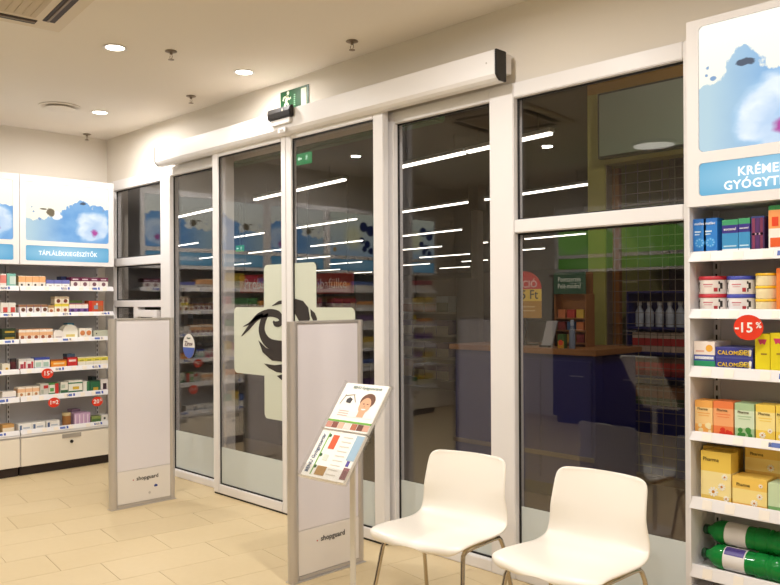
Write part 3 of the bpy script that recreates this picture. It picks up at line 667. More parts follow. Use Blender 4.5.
R(5, 46, 59.5, 7, 1, dict(bands=B(.15, '#9aa4b4', 1, '#f1eee8'), extra=((.08, .25, .15, .8, '#4b5f8a'), (.35, .85, .3, .5, '#b9bfca'))), 'single low white and blue carton beside the brown jar')
R(5, 63.5, 72.5, 13, 1, ('#a5703c', '#c9b487', .22), 'brown jar with a beige lid on the bottom shelf', 'jar', shape='jar')
R(5, 74, 90, 11.5, 4, dict(bands=B(1, '#c7a3c4'), extra=((.15, .45, .1, .9, '#e6d2e0'),)), 'slim lilac carton on the bottom supplements shelf', dep=.12)
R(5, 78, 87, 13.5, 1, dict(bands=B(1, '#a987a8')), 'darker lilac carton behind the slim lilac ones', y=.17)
R(5, 91.5, 100.5, 6.5, 1, dict(bands=B(.6, '#557a42', 1, '#8fa05a')), 'small olive green carton on the bottom shelf')
R(5, 101, 107.5, 7.5, 1, dict(bands=B(1, '#e6e2da'), spot=('#2f3a36', .5, .5, .16)), 'small white carton with dark dot, bottom shelf corner')
# sliver of the neighbouring unit
R(0, 1, 6.8, 12.5, 1, dict(bands=B(.3, '#e9dcd4', .9, '#e2857a', 1, '#efe0d8')), 'pink carton at the left photo edge, top shelf')
R(0, 7.2, 16.4, 13, 1, dict(bands=B(1, '#7fbdb0'), extra=((.3, 1, .2, .8, '#cfe0d6'),)), 'teal carton near the left photo edge, top shelf')
R(1, 1, 16, 11, 2, dict(bands=B(.15, '#4a7a50', 1, '#ebe4da'), extra=((.3, .9, .15, .6, '#d04a44'),)), 'white and red carton at the left photo edge, second shelf')
R(2, 2, 16, 5.8, 1, dict(bands=B(1, '#2f3a26'), extra=((.2, .9, .3, .6, '#b0902e'),)), 'flat dark green carton under its twin at the left edge'); R(2, 2, 16, 5.8, 1, dict(bands=B(1, '#33402a'), extra=((.2, .9, .3, .6, '#c09c34'),)), 'flat dark green carton lying on its twin at the left edge', dz=lh(5.8)+.0008)
R(3, 2, 10, 7, 1, dict(bands=B(1, '#e9e0cc'), spot=('#d8a83a', .6, .3, .2)), 'small cream carton in front of the dark jar'); R(3, 10.5, 17.5, 11.5, 1, ('#5a2430', '#2d2a30', .25), 'dark red jar with black lid at the left edge', 'jar', shape='jar')
R(4, 2, 16, 7, 1, dict(bands=B(.25, '#5a4a9a', 1, '#efe8e0')), 'white carton with violet base at the left edge'); R(5, 2, 14, 8, 1, dict(bands=B(.6, '#eaddc6', 1, '#c99a5c')), 'tan topped cream carton at the left edge, bottom shelf')

# discount tags hung from the rails of the left unit
def disc_tag(unit, x, z, r, txt, label, rx=1.18, y=-.004):
    o = thing('discount_tag', label, 'price tag'); o.matrix_world = unit_mw(unit) @ Matrix.Translation((x, y, z))
    MB().prism([(r*rx*math.cos(2*PI*k/28), r*math.sin(2*PI*k/28)) for k in range(28)], -.002, 0).build('disc', REDT, o)
    for s, sz, dx, dz in txt: text(s, sz, WHT, o, (dx, -.0026, dz), bold=.018)
    return o
def ldisc(px, py, txt, label):
    p = on(0, XF+.006, px, py); disc_tag(unit_l, p.y-Y0U, p.z, .041, txt, label)
ldisc(47.5, 373.5, [('15', .052, -.008, 0), ('%', .03, .032, .01)], 'red oval 15 percent tag on the left supplements shelving')
ldisc(54, 402.5, [('1=2', .046, 0, 0)], 'red oval 1=2 offer tag on the left shelving'); ldisc(97.3, 401.5, [('20', .05, -.008, 0), ('%', .028, .032, .01)], 'red oval 20 percent tag on the left shelving')

# cartons on the units that only show as reflections
rr = random.Random(3)
pal = [('#efe7dc', '#e9a25a'), ('#f2efe8', '#5b76b8'), ('#e8e2d2', '#4d8a55'), ('#f1e3dc', '#b0405a'), ('#efe6c8', '#d8b83c'), ('#e9e4de', '#7a5a9a')]
cm = MB(); cn = [c for q in pal for c in q]
for u in [o for o in COL.objects if o.name.startswith('shelving_unit') and o.get('group') == 'lit units out of frame']:
    M4 = unit_mw(u)
    for si in range(6):
        x = .05
        while x < UW-.1:
            k = rr.randrange(6); n = rr.randrange(2, 5); h = .085+.012*k
            for q in range(n):
                if x > UW-.1: break
                for f0, f1, ci in ((0, .55, 2*k), (.5501, 1, 2*k+1)):
                    n0 = len(cm.v); cm.box(x, x+.085, .03, .12, SZ[si]+h*f0, SZ[si]+h*f1, ci)
                    for vi in range(n0, len(cm.v)): cm.v[vi] = tuple(M4 @ Vector(cm.v[vi]))
                x += .09
            x += .02
tag(cm.build('carton_rows', [mat(c, .5) for c in cn]), 'rows of cartons on shelving beyond the frame, only mirrored in the glass', 'cartons', None, 'stuff')

# ---- right unit products
def rx(px, py=350, y=.03): return on(1, YR+y, px, py).x-XR0
def rz_(px, py, y=.03): return on(1, YR+y, px, py).z
RZ = [a-.012+.0006 for a, b in SHR]
def rbox(si, a, b, ytop, spec, label, y=.03, dep=.14, z0=None, grp=None, txts=(), copies_back=0):
    xa, xb = rx(a, y=y), rx(b, y=y); sh_ = max(0, .009-xa); xa += sh_; xb += sh_; z0 = RZ[si] if z0 is None else z0; h = rz_((a+b)/2, ytop, y)-z0
    t = thing('carton', label, 'carton', (0, 0, 0), 0, grp); t.matrix_world = unit_mw(unit_r) @ Matrix.Translation(((xa+xb)/2, y, z0))
    wd = (xb-xa)*.975
    link('box', carton_mesh(wd, dep, h, **spec), t)
    for s, sz, fx, fz, c, al in txts: text(s, sz, mat(c, .5), t, (-wd/2+wd*fx, -.0016, h*fz), align=al, bold=.015)
    return t, wd, h, z0
def wheel(t, wd, h, c, cx, cz, r, n=8, rr_=.0035):      # ring of petals or a rosette printed on the front
    m = MB()
    for k in range(n):
        a = 2*PI*k/n; m.prism([(cx+r*math.cos(a)+rr_*math.cos(q*PI/3), cz+r*math.sin(a)+rr_*math.sin(q*PI/3)) for q in range(6)], -.0014, -.0003)
    m.build('printed_rosette', mat(c, .5), t)
def daisy(t, cx, cz, r):
    m = MB()
    for k in range(9):
        a = 2*PI*k/9; c, s = math.cos(a), math.sin(a)
        m.prism([(cx+c*r*.3-s*r*.12, cz+s*r*.3+c*r*.12), (cx+c*r*.3+s*r*.12, cz+s*r*.3-c*r*.12), (cx+c*r+s*r*.2, cz+s*r-c*r*.2), (cx+c*r*1.08, cz+s*r*1.08), (cx+c*r-s*r*.2, cz+s*r+c*r*.2)], -.0013, -.0003)
    d = m.build('printed_daisy', WHT, t); MB().prism([(cx+r*.34*math.cos(2*PI*k/10), cz+r*.34*math.sin(2*PI*k/10)) for k in range(10)], -.002, -.0014).build('daisy_heart', mat('#c9861d', .5), d)
NUT = dict(bands=B(.1, '#e9d9b8', .9, '#2f7fd0', 1, '#2a6fc0'), extra=((.12, .6, .62, .66, '#cfe4f6'), (.12, .5, .55, .58, '#cfe4f6')))
for i, (a, b) in enumerate(((691, 704), (704.2, 718))):
    t, wd, h, _ = rbox(0, a, b, 219-i, NUT, ('bright blue carton at the left end of the creams shelf', 'bright blue carton right beside the leftmost blue one')[i], dep=.062, txts=(('nutlec', .0145, .5, .86, '#eef6ff', 'CENTER'),))
    wheel(t, wd, h, '#7fc0f0', 0, h*.33, .013); MB().prism([(.019*math.cos(2*PI*k/16), h*.33+.019*math.sin(2*PI*k/16)) for k in range(16)], -.0008, -.0001).build('printed_disc', mat('#3a96e0', .5), t)
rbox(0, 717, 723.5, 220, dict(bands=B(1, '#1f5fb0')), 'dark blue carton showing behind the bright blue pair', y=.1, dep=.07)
EUC = dict(bands=B(.14, '#eef0f2', .6, '#3f93c8', .84, '#3a2f86', 1, '#3f9a6a'), extra=((.1, .9, .2, .24, '#bfe0ee'),))
for i, (a, b) in enumerate(((722.5, 738.8), (739, 750.6))):
    rbox(0, a, b, 219.5-i*1.5, EUC, ('purple and blue carton with green top, left one', 'purple and blue carton with green top, beside the slim maroon box')[i], dep=.065, txts=(('eucenul', .014, .5, .72, '#e9e6f6', 'CENTER'),) if i == 0 else (('eucenul', .01, .5, .72, '#e9e6f6', 'CENTER'),))
rbox(0, 751.5, 765, 216, dict(bands=B(.06, '#2f3f7a', .94, '#4a2a5a', 1, '#2f3f7a'), extra=((.1, .3, .1, .95, '#8a3a5a'), (.4, .6, .1, .95, '#5a2f6a'), (.7, .9, .1, .95, '#7a3050'), (.1, .9, .48, .54, '#d9a8c0'))), 'slim maroon and navy carton on the creams shelf')
t, wd, h, _ = rbox(0, 769, 786, 205, dict(bands=B(.5, '#f3eee2', .9, '#f0a060', 1, '#2f8a4a'), extra=((.1, .8, .1, .3, '#e8602a'), (.2, .6, .55, .75, '#e2451f'))), 'tall white and orange carton cut by the right photo edge')
# jars
def stack_jar(a, b, ys, body, lid, label_fn, cat='jar', print_=None):
    for i, (yt, yb) in enumerate(ys):
        xa, xb = rx(a, y=.03), rx(b, y=.03); sh_ = max(0, .009-xa); xa += sh_; xb += sh_; r = (xb-xa)/2*.985; zb = RZ[1] + (0 if i == 0 else sum(hh+.0008 for hh in hs)); 
        h = rz_((a+b)/2, yt, .02)-rz_((a+b)/2, yb, .02)
        if i == 0: hs = []
        t = thing('jar', label_fn[i], 'jar'); t.matrix_world = unit_mw(unit_r) @ Matrix.Translation(((xa+xb)/2, .03+r, zb))
        zl = h*.8
        MB().lathe([(r*.95, 0), (r*.97, .003), (r*.97, zl-.001)], 28).build('body', mat(body, .35), t, 0, True)
        MB().lathe([(r, zl), (r, h-.003), (r*.96, h), (0, h)], 28).build('lid', mat(lid, .4), t, 0, True)
        if print_: print_(t, r*.97, h)
        hs.append(h)
def horse_print(t, r, h):
    # wrapped print: dark figures left and right, red seal, faint lines
    def wrap(a0, a1, z0, z1, nm, m, n=4):
        mb_ = MB()
        for k in range(n):
            b0, b1 = a0+(a1-a0)*k/n, a0+(a1-a0)*(k+1)/n
            mb_.quad([((r+.0005)*math.sin(x), -(r+.0005)*math.cos(x), z) for x, z in ((b0, z0), (b1, z0), (b1, z1), (b0, z1))])
        mb_.build(nm, m, t)
    for s in (-1, 1):
        wrap(s*.95-.10, s*.95+.10, h*.28, h*.62, 'printed_horse', INK); wrap(s*.95-.14*s-.05, s*.95-.14*s+.05, h*.12, h*.32, 'printed_horse', INK); wrap(s*.80-.06, s*.80+.06, h*.55, h*.7, 'printed_horse', INK)
    wrap(-.35, .35, h*.5, h*.56, 'printed_line', mat('#c9707a', .5)); wrap(-.28, .28, h*.38, h*.42, 'printed_line', mat('#d9a0a4', .5)); wrap(.42, .68, h*.12, h*.34, 'printed_seal', mat('#b03038', .5))
stack_jar(693.3, 721.8, ((290, 308), (272, 289.7)), '#f2e9e2', '#c22a38', ['lower white jar with red lid, under its twin', 'upper white jar with red lid, stacked on its twin'], print_=horse_print)
stack_jar(722.2, 750.8, ((290, 308), (271.2, 289.4)), '#f0ecec', '#3b46a8', ['lower white jar with blue lid, under its twin', 'upper white jar with blue lid, stacked on its twin'], print_=horse_print)
def yellow_print(t, r, h): pass
stack_jar(752, 775, ((293, 306.5), (279.5, 292.5), (266.5, 279)), '#f2e2b4', '#f2bf1e', ['lowest yellow lidded jar of the stack of three', 'middle yellow lidded jar of the stack of three', 'top yellow lidded jar of the stack of three'])
rbox(1, 776.5, 795, 268, dict(bands=B(.9, '#f0853a', 1, '#e8702a')), 'orange carton at the right edge beside yellow jars')
# third shelf
rbox(2, 693, 714.3, 341.5, dict(bands=B(.02, '#e9efe8', .3, '#2f9a6a', .52, '#4757a8', 1, '#f3e6dc'), extra=((.05, .95, .36, .46, '#dfe3f4'), (.1, .5, .62, .68, '#e2b0a0')), spot=('#f0b040', .74, .76, .13)), 'white carton with blue and green bands on the third shelf', dep=.15, txts=(('BALLONESA', .0125, .5, .41, '#ffffff', 'CENTER'),))
z_ = RZ[2]
CAL = dict(bands=B(.1, '#4a4f9a', .95, '#3d3f8e', 1, '#55589e'))
for i, (yt) in enumerate((358, 347.5)):
    t, wd, h, _ = rbox(2, 715, 753, yt, CAL, ('lower purple gel carton with yellow lettering', 'upper purple gel carton with yellow lettering, on its twin')[i], z0=z_, dep=.16, txts=(('CALOMPAG', .021, .06, .45, '#f2c93a', 'LEFT'), ('GEL', .026, .62, .5, '#f6d95a', 'LEFT')))
    MB().prism([(wd*.40, h*.2), (wd*.46, h*.2), (wd*.48, h*.75), (wd*.43, h*.85), (wd*.39, h*.6)], -.0014, -.0003).build('printed_figure', WHT, t); z_ += h+.0008
for i, (a, b, yt) in enumerate(((755, 770, 334), (770.3, 786, 333))):
    t, wd, h, _ = rbox(2, a, b, yt, dict(bands=B(.05, '#d9c81d', 1, '#eedc22')), ('tall yellow carton with pink emblem, left of the pair', 'tall yellow carton with pink emblem, cut by the photo edge')[i])
    MB().prism([(-wd*.3, h*.86), (wd*.3, h*.86), (wd*.15, h*.72), (0, h*.76), (-wd*.15, h*.72)], -.0014, -.0003).build('printed_emblem', mat('#d2416a', .5), t); MB().box(-wd*.1, wd*.3, -.0012, -.0003, h*.46, h*.5).build('printed_line', mat('#a8862a', .5), t)
# fourth shelf: teas
TEA = [(694.5, 712.4, 400.5, '#efad58', '#f6d090', '#f3e2b0', 'orange herbal tea carton at the left end of the tea row'), (712.8, 733.2, 401.5, '#ec8048', '#f4ac74', '#d8321f', 'red orange herbal tea carton in the tea row'),
       (734.2, 754, 403.5, '#adc99c', '#d8e6c8', '#3f8a3a', 'pale green herbal tea carton in the tea row'), (755.2, 774.8, 405, '#f2d058', '#f8e498', None, 'yellow tea carton with daisies in the tea row'), (775.4, 792, 406, '#f0d050', '#f4dc80', None, 'yellow tea carton cut by the right photo edge')]
for a, b, yt, c1, c2, fr, lb in TEA:
    t, wd, h, _ = rbox(3, a, b, yt, dict(bands=B(.3, c1, .8, c2, 1, c1), extra=((.15, .85, .62, .645, c1), (.2, .8, .55, .57, c1))), lb, dep=.075)
    text('Pharma', .013, mat('#6a5a3a', .6), t, (-.004, -.0016, h*.75))
    if fr:
        rnd = random.Random(int(a)); m = MB()
        for k in range(7):
            cx, cz, r = (rnd.random()-.4)*wd*.7, h*(.1+rnd.random()*.2), .006+rnd.random()*.005; m.prism([(cx+r*math.cos(q*PI/4), cz+r*math.sin(q*PI/4)) for q in range(8)], -.0012-k*.0001, -.0003)
        m.build('printed_fruit', mat(fr, .5), t)
    else: daisy(t, -wd*.15, h*.17, .0105); daisy(t, wd*.25, h*.3, .008)
for a, b, y_, lb in ((735, 753, .13, 'grey carton behind the green tea'), (756, 776, .13, 'grey carton behind the yellow daisy tea')): rbox(3, a, b, 402, dict(bands=B(1, '#a8a29a')), lb, y=.112, dep=.06)
# fifth shelf
t, wd, h, _ = rbox(4, 700, 730.5, 452, dict(bands=B(.12, '#eccb68', .6, '#f7e4a0', 1, '#f0cc58')), 'large yellow chamomile carton with daisies', dep=.07); h5 = h
text('Pharma', .02, mat('#6a5a2a', .6), t, (-.018, -.0016, h*.84)); daisy(t, -wd*.08, h*.2, .017); daisy(t, wd*.2, h*.32, .013); daisy(t, wd*.3, h*.52, .011); daisy(t, wd*.35, h*.1, .01)
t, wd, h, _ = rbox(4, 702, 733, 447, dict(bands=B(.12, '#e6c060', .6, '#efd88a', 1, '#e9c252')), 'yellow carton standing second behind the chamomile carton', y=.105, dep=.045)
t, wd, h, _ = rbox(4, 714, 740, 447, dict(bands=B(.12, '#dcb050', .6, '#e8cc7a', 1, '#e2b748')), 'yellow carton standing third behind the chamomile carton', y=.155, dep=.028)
t, wd, h, _ = rbox(4, 731.3, 766.5, 478, dict(bands=B(.12, '#eeb85a', .6, '#f8e090', 1, '#f3ca60')), 'wide low yellow daisy carton in front', dep=.09)
text('Pharma', .016, mat('#6a5a2a', .6), t, (-.022, -.0016, h*.74)); daisy(t, wd*.14, h*.18, .012); daisy(t, wd*.3, h*.42, .01); daisy(t, wd*.33, h*.78, .007)
t, wd, h2, zz = rbox(4, 744, 780, 475, dict(bands=B(1, '#e6bf60')), 'plain yellow carton under the raised daisy carton', y=.125, dep=.055)
t, wd, h, _ = rbox(4, 744, 780, 448, dict(bands=B(.12, '#e6bd5c', .6, '#f2da8a', 1, '#eac45a')), 'yellow daisy carton raised on another carton at back', y=.125, dep=.055, z0=zz+h2+.0008)
text('Pharma', .016, mat('#6a5a2a', .6), t, (-.02, -.0016, h*.74)); daisy(t, wd*.24, h*.3, .012)
rbox(4, 767.2, 785, 484, dict(bands=B(.2, '#7fb070', 1, '#c9dcb4')), 'pale green carton at the right edge, fifth shelf', dep=.09)
# green bottles lying on the lowest shelf
GRN = bpy.data.materials.new('green_bottle_plastic'); GRN.use_nodes = True
pb = GRN.node_tree.nodes['Principled BSDF']; pb.inputs['Base Color'].default_value = (*lin('#1f9a45'), 1); pb.inputs['Roughness'].default_value = .12; pb.inputs['Transmission Weight'].default_value = .35; pb.inputs['IOR'].default_value = 1.35
def lying_bottle(x, y, z, label, lab):
    t = thing('bottle', label, 'bottle'); t.matrix_world = unit_mw(unit_r) @ Matrix.Translation((x, y, z)); r = .045
    prof = [(.016, .018), (.018, .02), (.022, .03), (.034, .042), (.042, .056), (.045, .072), (.045, .086), (.042, .089), (.042, .2), (.045, .203), (.045, .235), (.041, .243), (.045, .251), (.041, .262), (.045, .27), (.045, .3), (.04, .312), (.03, .316)]
    MB().lathe(prof, 24, 'x').build('body', GRN, t, 0, True)
    MB().lathe([(.0, 0), (.0175, .001), (.019, .003), (.019, .016), (.0175, .0175)], 18, 'x').build('cap', mat('#123a24', .4), t, 0, True)
    MB().lathe([(.0426, .09), (.0428, .093), (.0428, .166), (.0426, .169)], 28, 'x').build('label_band', mat('#e6e2e0', .4), t, 0, True)
    if lab:
        m = MB()
        for k in range(8):
            a0, a1 = PI*.52+k*.12, PI*.52+(k+1)*.12
            m.quad([(xx, .0432*math.cos(a), .0432*math.sin(a)) for xx, a in ((.094, a1), (.165, a1), (.165, a0), (.094, a0))])
        o = m.build('printed_band', mat('#4a3a86', .4), t)
    return t
zbt = RZ[5]+.0455
lying_bottle(max(.01, rx(700, y=.05)), .067, zbt, 'green plastic bottle lying in front, with white and violet label', True)
lying_bottle(.04, .158, zbt, 'green plastic bottle lying at the back beneath the upper one', False)
lying_bottle(max(.012, rx(703.5, y=.11)), .1125, zbt+.0795, 'green plastic bottle lying on top of the other two', False)
p = on(1, YR-.006, 748.5, 327.5); disc_tag(unit_r, p.x-XR0, p.z, .0455, [('-', .05, -.040, 0), ('15', .05, -.008, -.002), ('%', .03, .036, .008)], 'large red oval minus 15 percent tag on the right shelving', 1.14, -.006)

# the rest of the two units that the frame cuts off
fm = [carton_mesh(.075, .1, .1+.014*k, B(.5, a, 1, b)) for k, (a, b) in enumerate(pal)]; NTH = ['first', 'second', 'third', 'fourth', 'fifth', 'sixth', 'seventh', 'eighth']
unit_m = [o for o in COL.objects if o.name.startswith('shelving_unit') and 'cut off by the left edge' in o['label']][0]
for u, zz, xa, xb, nm in ((unit_r, RZ, .44, .74, 'right unit'), (unit_m, SZ, .05, .60, 'left unit')):
    for si in range(6):
        x, i, k = xa, 0, (si*5+1) % 6
        while x < xb:
            if rr.random() < .4: k = rr.randrange(6)
            put('carton', fm[k], '%s carton beyond the photo edge on the %s shelf of the %s' % (NTH[i], ORD[si], nm), 'carton', u, x, zz[si], .03, 'cartons beyond the frame, %s' % nm); x += .08; i += 1

# ================================================================== CHAIRS
def bez(P, n):
    out = []
    for i in range(n+1):
        t = i/n; q = [Vector(p) for p in P]
        while len(q) > 1: q = [a.lerp(b, t) for a, b in zip(q, q[1:])]
        out.append(q[0])
    return out
def shell_mesh():
    # profile (y, z): front of seat at y=-.23, back at y=+.23 ; chair faces -y
    prof = [(-.235, .425), (-.225, .438), (-.19, .447), (-.10, .447), (.0, .440), (.08, .436), (.135, .442), (.172, .462), (.19, .50), (.198, .55), (.207, .60), (.222, .66), (.238, .71), (.243, .728)]
    wid = [.222, .227, .231, .234, .232, .229, .226, .222, .218, .212, .207, .203, .2, .199]
    # refine with Catmull-Rom
    def cr(A, t):
        i = min(int(t), len(A)-2); f = t-i; p0, p1, p2, p3 = A[max(i-1, 0)], A[i], A[i+1], A[min(i+2, len(A)-1)]
        return .5*((2*p1)+(-p0+p2)*f+(2*p0-5*p1+4*p2-p3)*f*f+(-p0+3*p1-3*p2+p3)*f**3)
    ys, zs = [p[0] for p in prof], [p[1] for p in prof]; NS, NW = 44, 17; m = MB(); grid = []
    for i in range(NS+1):
        t = (len(prof)-1)*(.5-.5*math.cos(PI*i/NS)); t = min(t, len(prof)-1.0001); y, z, wv = cr(ys, t), cr(zs, t), cr(wid, t)
        for d_, r_ in ((.728-z, .042), ((y+.235)+(z-.425), .05 if z < .46 else 0)):
            if 0 <= d_ < r_: wv -= r_-math.sqrt(max(0, r_*r_-(r_-d_)**2))
            elif d_ < 0 and r_: wv -= r_
        back = max(0, min(1, (z-.46)/.12))
        rowi = []
        for j in range(NW+1):
            s = -1+2*j/NW; x = wv*s
            yy, zz = y, z
            yy -= back*.03*(s*s)                     # back wraps forward at the sides
            zz += (1-back)*.010*(s*s) - (.012*abs(s)**6 if back < .05 else 0)
            # rounded corners at both ends
            if y < -.1: yy += .025*s*s*min(1, (-.1-y)/.13)
            rowi.append(len(m.v)); m.v.append((x, yy, zz))
        grid.append(rowi)
    for i in range(NS):
        for j in range(NW): m.f.append((grid[i][j], grid[i][j+1], grid[i+1][j+1], grid[i+1][j])); m.mi.append(0)
    return m.mesh('shell', CHAIRM, 0, True)
SHELL = shell_mesh()
def chair(loc, rz, label):
    t = thing('chair', label, 'chair', loc, rz, 'white shell chairs by the window')
    s = link('seat_shell', SHELL, t)
    md = s.modifiers.new('thick', 'SOLIDIFY'); md.thickness = .012; md.offset = -1
    md = s.modifiers.new('smooth', 'SUBSURF'); md.levels = 1; md.render_levels = 1
    for sx in (-1, 1):
        rail = [(sx*.19, -.135, .405), (sx*.195, -.12, .418), (sx*.198, -.08, .421), (sx*.2, .08, .418), (sx*.2, .125, .413), (sx*.202, .14, .4)]
        MB().tube(rail, .009, 10).build('seat_rail', CHROME, t, 0, True)
        MB().tube([(sx*.19, -.135, .405), (sx*.197, -.15, .37), (sx*.235, -.225, .006)], .009, 10).build('leg', CHROME, t, 0, True)
        MB().tube([(sx*.202, .14, .4), (sx*.205, .155, .37), (sx*.235, .235, .006)], .009, 10).build('leg', CHROME, t, 0, True)
        for yy in (-.225, .235): MB().lathe([(.011, 0), (.011, .008), (.009, .01)], 10, 'z', (sx*.235, yy, 0)).build('foot', BLACK, t)
    MB().tube([(-.19, -.12, .4185), (.19, -.12, .4185)], .007, 8).build('cross_bar', CHROME, t, 0, True); MB().tube([(-.2, .1, .416), (.2, .1, .416)], .007, 8).build('cross_bar', CHROME, t, 0, True)
    return t
chair((-2.205, 2.475, 0), math.radians(8), 'white moulded chair nearer the sliding doors, beside the leaflet stand')
chair((-1.615, 2.545, 0), math.radians(1), 'white moulded chair beside the right shelving unit')

# ================================================================== SECURITY GATE PANELS
PANELM = mat('#e8e2e5', .12, noise=.01, scale=2, coat=.3, name='grey_acrylic_panel'); PANELW = mat('#e9e2da', .22, name='white_lower_panel')
def gate(x, y0, y1, H, label, dots):
    t = thing('security_gate', label, 'security gate', (x, (y0+y1)/2, 0)); hw = (y1-y0)/2
    for s, r in ((-1, .026), (1, .018)):
        MB().prism([(r*math.cos(2*PI*k/20), s*(hw-r)+r*1.1*math.sin(2*PI*k/20)) for k in range(20)], .004, H, 'xy').build('post', ALU, t, 0, True)
    MB().box(-.008, .008, -hw+.05, hw-.034, .25, H-.012).build('panel', PANELM, t, .003)
    lo = MB().box(-.010, .010, -hw+.05, hw-.034, .024, .249).build('lower_panel', PANELW, t, .003)
    MB().box(-.013, .013, -hw+.05, hw-.034, H-.0115, H+.002).build('top_rail', ALU, t, .002)
    MB().box(-.016, .016, -hw+.05, hw-.034, .004, .0235).build('bottom_rail', ALU, t, .002)
    MB().box(-.03, .03, -hw, hw, 0, .0039).build('foot_plate', ALU, t)
    text('shopguard', .038, INK, lo, (.0112, .03, .185), (PI/2, 0, PI/2), bold=.012)
    MB().lathe([(.004, .0101), (.004, .0112)], 10, 'x', (0, -.075, .18)).build('logo_dot', mat('#b5302a', .5), lo)
    if dots:
        MB().prism([(.08, .11), (.105, .11), (.105, .122), (.0925, .128), (.08, .122)], .0101, .0114, 'yz').build('blue_mark', mat('#2f3f8a', .4), lo)
        MB().lathe([(.009, .0101), (.009, .0116)], 12, 'x', (0, .045, .075)).build('lock_cap', mat('#c4bdb6', .4), lo)
    return t
gate(-5.11, 2.385, 2.868, 1.29, 'tall grey acrylic security gate panel near the far shelving', True)
gate(-3.142, 2.39, 2.885, 1.30, 'tall grey acrylic security gate panel behind the leaflet stand', False)

# ================================================================== LEAFLET STAND
WS, LS, YAW, TILT = .25, .43, math.radians(4), math.radians(52)
LC = Vector((-2.30, 1.91, .725))        # middle of the lower edge of the holder
t = thing('leaflet_stand', 'clear acrylic leaflet stand with sloping holder before the gate panel', 'leaflet stand', (LC.x, LC.y+.13, 0), YAW)
MB().prism([(.13*math.cos(2*PI*k/32), .13*math.sin(2*PI*k/32)) for k in range(32)], 0, .008, 'xy').build('base', mat('#e6e0d6', .3), t)
MB().box(-.014, .014, -.004, .004, .008, .86).build('pole', mat('#dcd5ca', .25), t, .002).location = (.022, 0, 0)
HM = Matrix.Translation((LC.x, LC.y, LC.z)) @ Matrix.Rotation(YAW, 4, 'Z') @ Matrix.Rotation(-(PI/2-TILT), 4, 'X')      # local: x width, z up the slope, -y out of the face
def in_holder(o, parent=None):
    o.matrix_world = HM
    if parent:
        bpy.context.view_layer.update(); o.parent = parent; o.matrix_parent_inverse = parent.matrix_world.inverted()
    return o
bpy.context.view_layer.update()
tr = MB().box(-WS/2, WS/2, .004, .008, 0, LS).build('back_sheet', ACRYL); in_holder(tr, t)
def hpart(m, nm, ma, par):
    o = m.build(nm, ma); in_holder(o, par); return o
hpart(MB().box(-WS/2, WS/2, -.022, .0035, -.006, -.001), 'lower_ledge', ACRYL, t); hpart(MB().box(-WS/2, WS/2, -.016, -.013, -.0005, .05), 'lower_lip', ACRYL, t)
hpart(MB().box(-WS/2, WS/2, -.018, .0035, .204, .208), 'middle_ledge', ACRYL, t); hpart(MB().box(-WS/2, -WS/2+.003, -.02, .0035, -.0005, LS), 'side_edge', ACRYL, t); hpart(MB().box(WS/2-.003, WS/2, -.02, .0035, -.0005, LS), 'side_edge', ACRYL, t)
PAPER = mat('#f6f1e8', .45, name='leaflet_paper'); PG = mat('#6fae3a', .5); PT = mat('#3f5a4a', .5)
def leaf(label, z0, z1, name='leaflet'):
    o = thing(name, label, 'leaflet'); o.matrix_world = HM @ Matrix.Translation((0, 0, z0)); hh = z1-z0
    MB().box(-WS/2+.008, WS/2-.008, -.010, .003, .0005, hh).build('pages', PAPER, o); return o, hh
o, hh = leaf('upper leaflet with portrait of a smiling person on white cover', .209, LS-.006)
text('BENU Gyógyszertárak', .017, mat('#7f9086', .5), o, (.01, -.0112, hh-.018))
MB().box(-.117, .117, -.0112, -.0102, .036, .044).build('green_bar', PG, o)
for k, (xx, c) in enumerate(((-.1, '#c98a78'), (-.068, '#8a4a3a'), (-.035, '#d9b49a'), (0, '#e8d6cc'), (.035, '#b56a4a'), (.068, '#6a3a2a'), (.098, '#d2a08a'))): MB().box(xx-.015, xx+.015, -.0112, -.0102, .008, .034).build('printed_picture', mat(c, .5), o)
def ell(cx, cz, rx_, rz2, y0, n=20, a0=0, a1=2*PI): return [(cx+rx_*math.cos(a0+(a1-a0)*k/n), cz+rz2*math.sin(a0+(a1-a0)*k/n)) for k in range(n if abs(a1-a0-2*PI) < .01 else n+1)]
sk, hr = mat('#e2a883', .5), mat('#6a4128', .5)
por = MB().prism(ell(.035, .062, .07, .03, 0, 20, 0, PI)[:], -.0108, -.0102).build('printed_clothes', mat('#efe9e4', .5), o)
MB().prism([(.02, .065), (.055, .065), (.055, .1), (.02, .1)], -.0111, -.0109).build('printed_neck', sk, por)
MB().prism(ell(.042, .14, .038, .034, 0), -.0114, -.0112).build('printed_hair', hr, por); MB().prism(ell(.038, .118, .029, .036, 0), -.0118, -.0115).build('printed_face', sk, por)
f = MB(); f.prism(ell(.03, .125, .005, .0022, 0, 8), -.0122, -.0119); f.prism(ell(.05, .125, .005, .0022, 0, 8), -.0122, -.0119); f.build('printed_eyes', mat('#3a241a', .5), por)
MB().prism(ell(.04, .103, .012, .006, 0, 10, PI, 2*PI), -.0122, -.0119).build('printed_mouth', WHT, por); MB().prism([(.037, .122), (.043, .111), (.036, .111)], -.0122, -.0119).build('printed_nose', mat('#c98a68', .5), por)
MB().prism([(-.07, .125), (-.045, .122), (-.042, .142), (-.058, .15), (-.072, .14)], -.0112, -.0102).build('printed_pot', mat('#3a3634', .5), o)
for q_ in ([(-.1, .115), (-.097, .115), (-.085, .16), (-.088, .16)], [(-.088, .157), (-.04, .165), (-.04, .162), (-.086, .154)], [(-.042, .163), (-.018, .13), (-.021, .128), (-.045, .161)]): MB().prism(q_, -.0112, -.0103).build('printed_branch', mat('#8a7a66', .5), o)
for k in range(3): MB().box(-.085, -.03, -.0112, -.0102, .085-k*.01, .088-k*.01).build('printed_line', mat('#e0b8ae', .5), o)
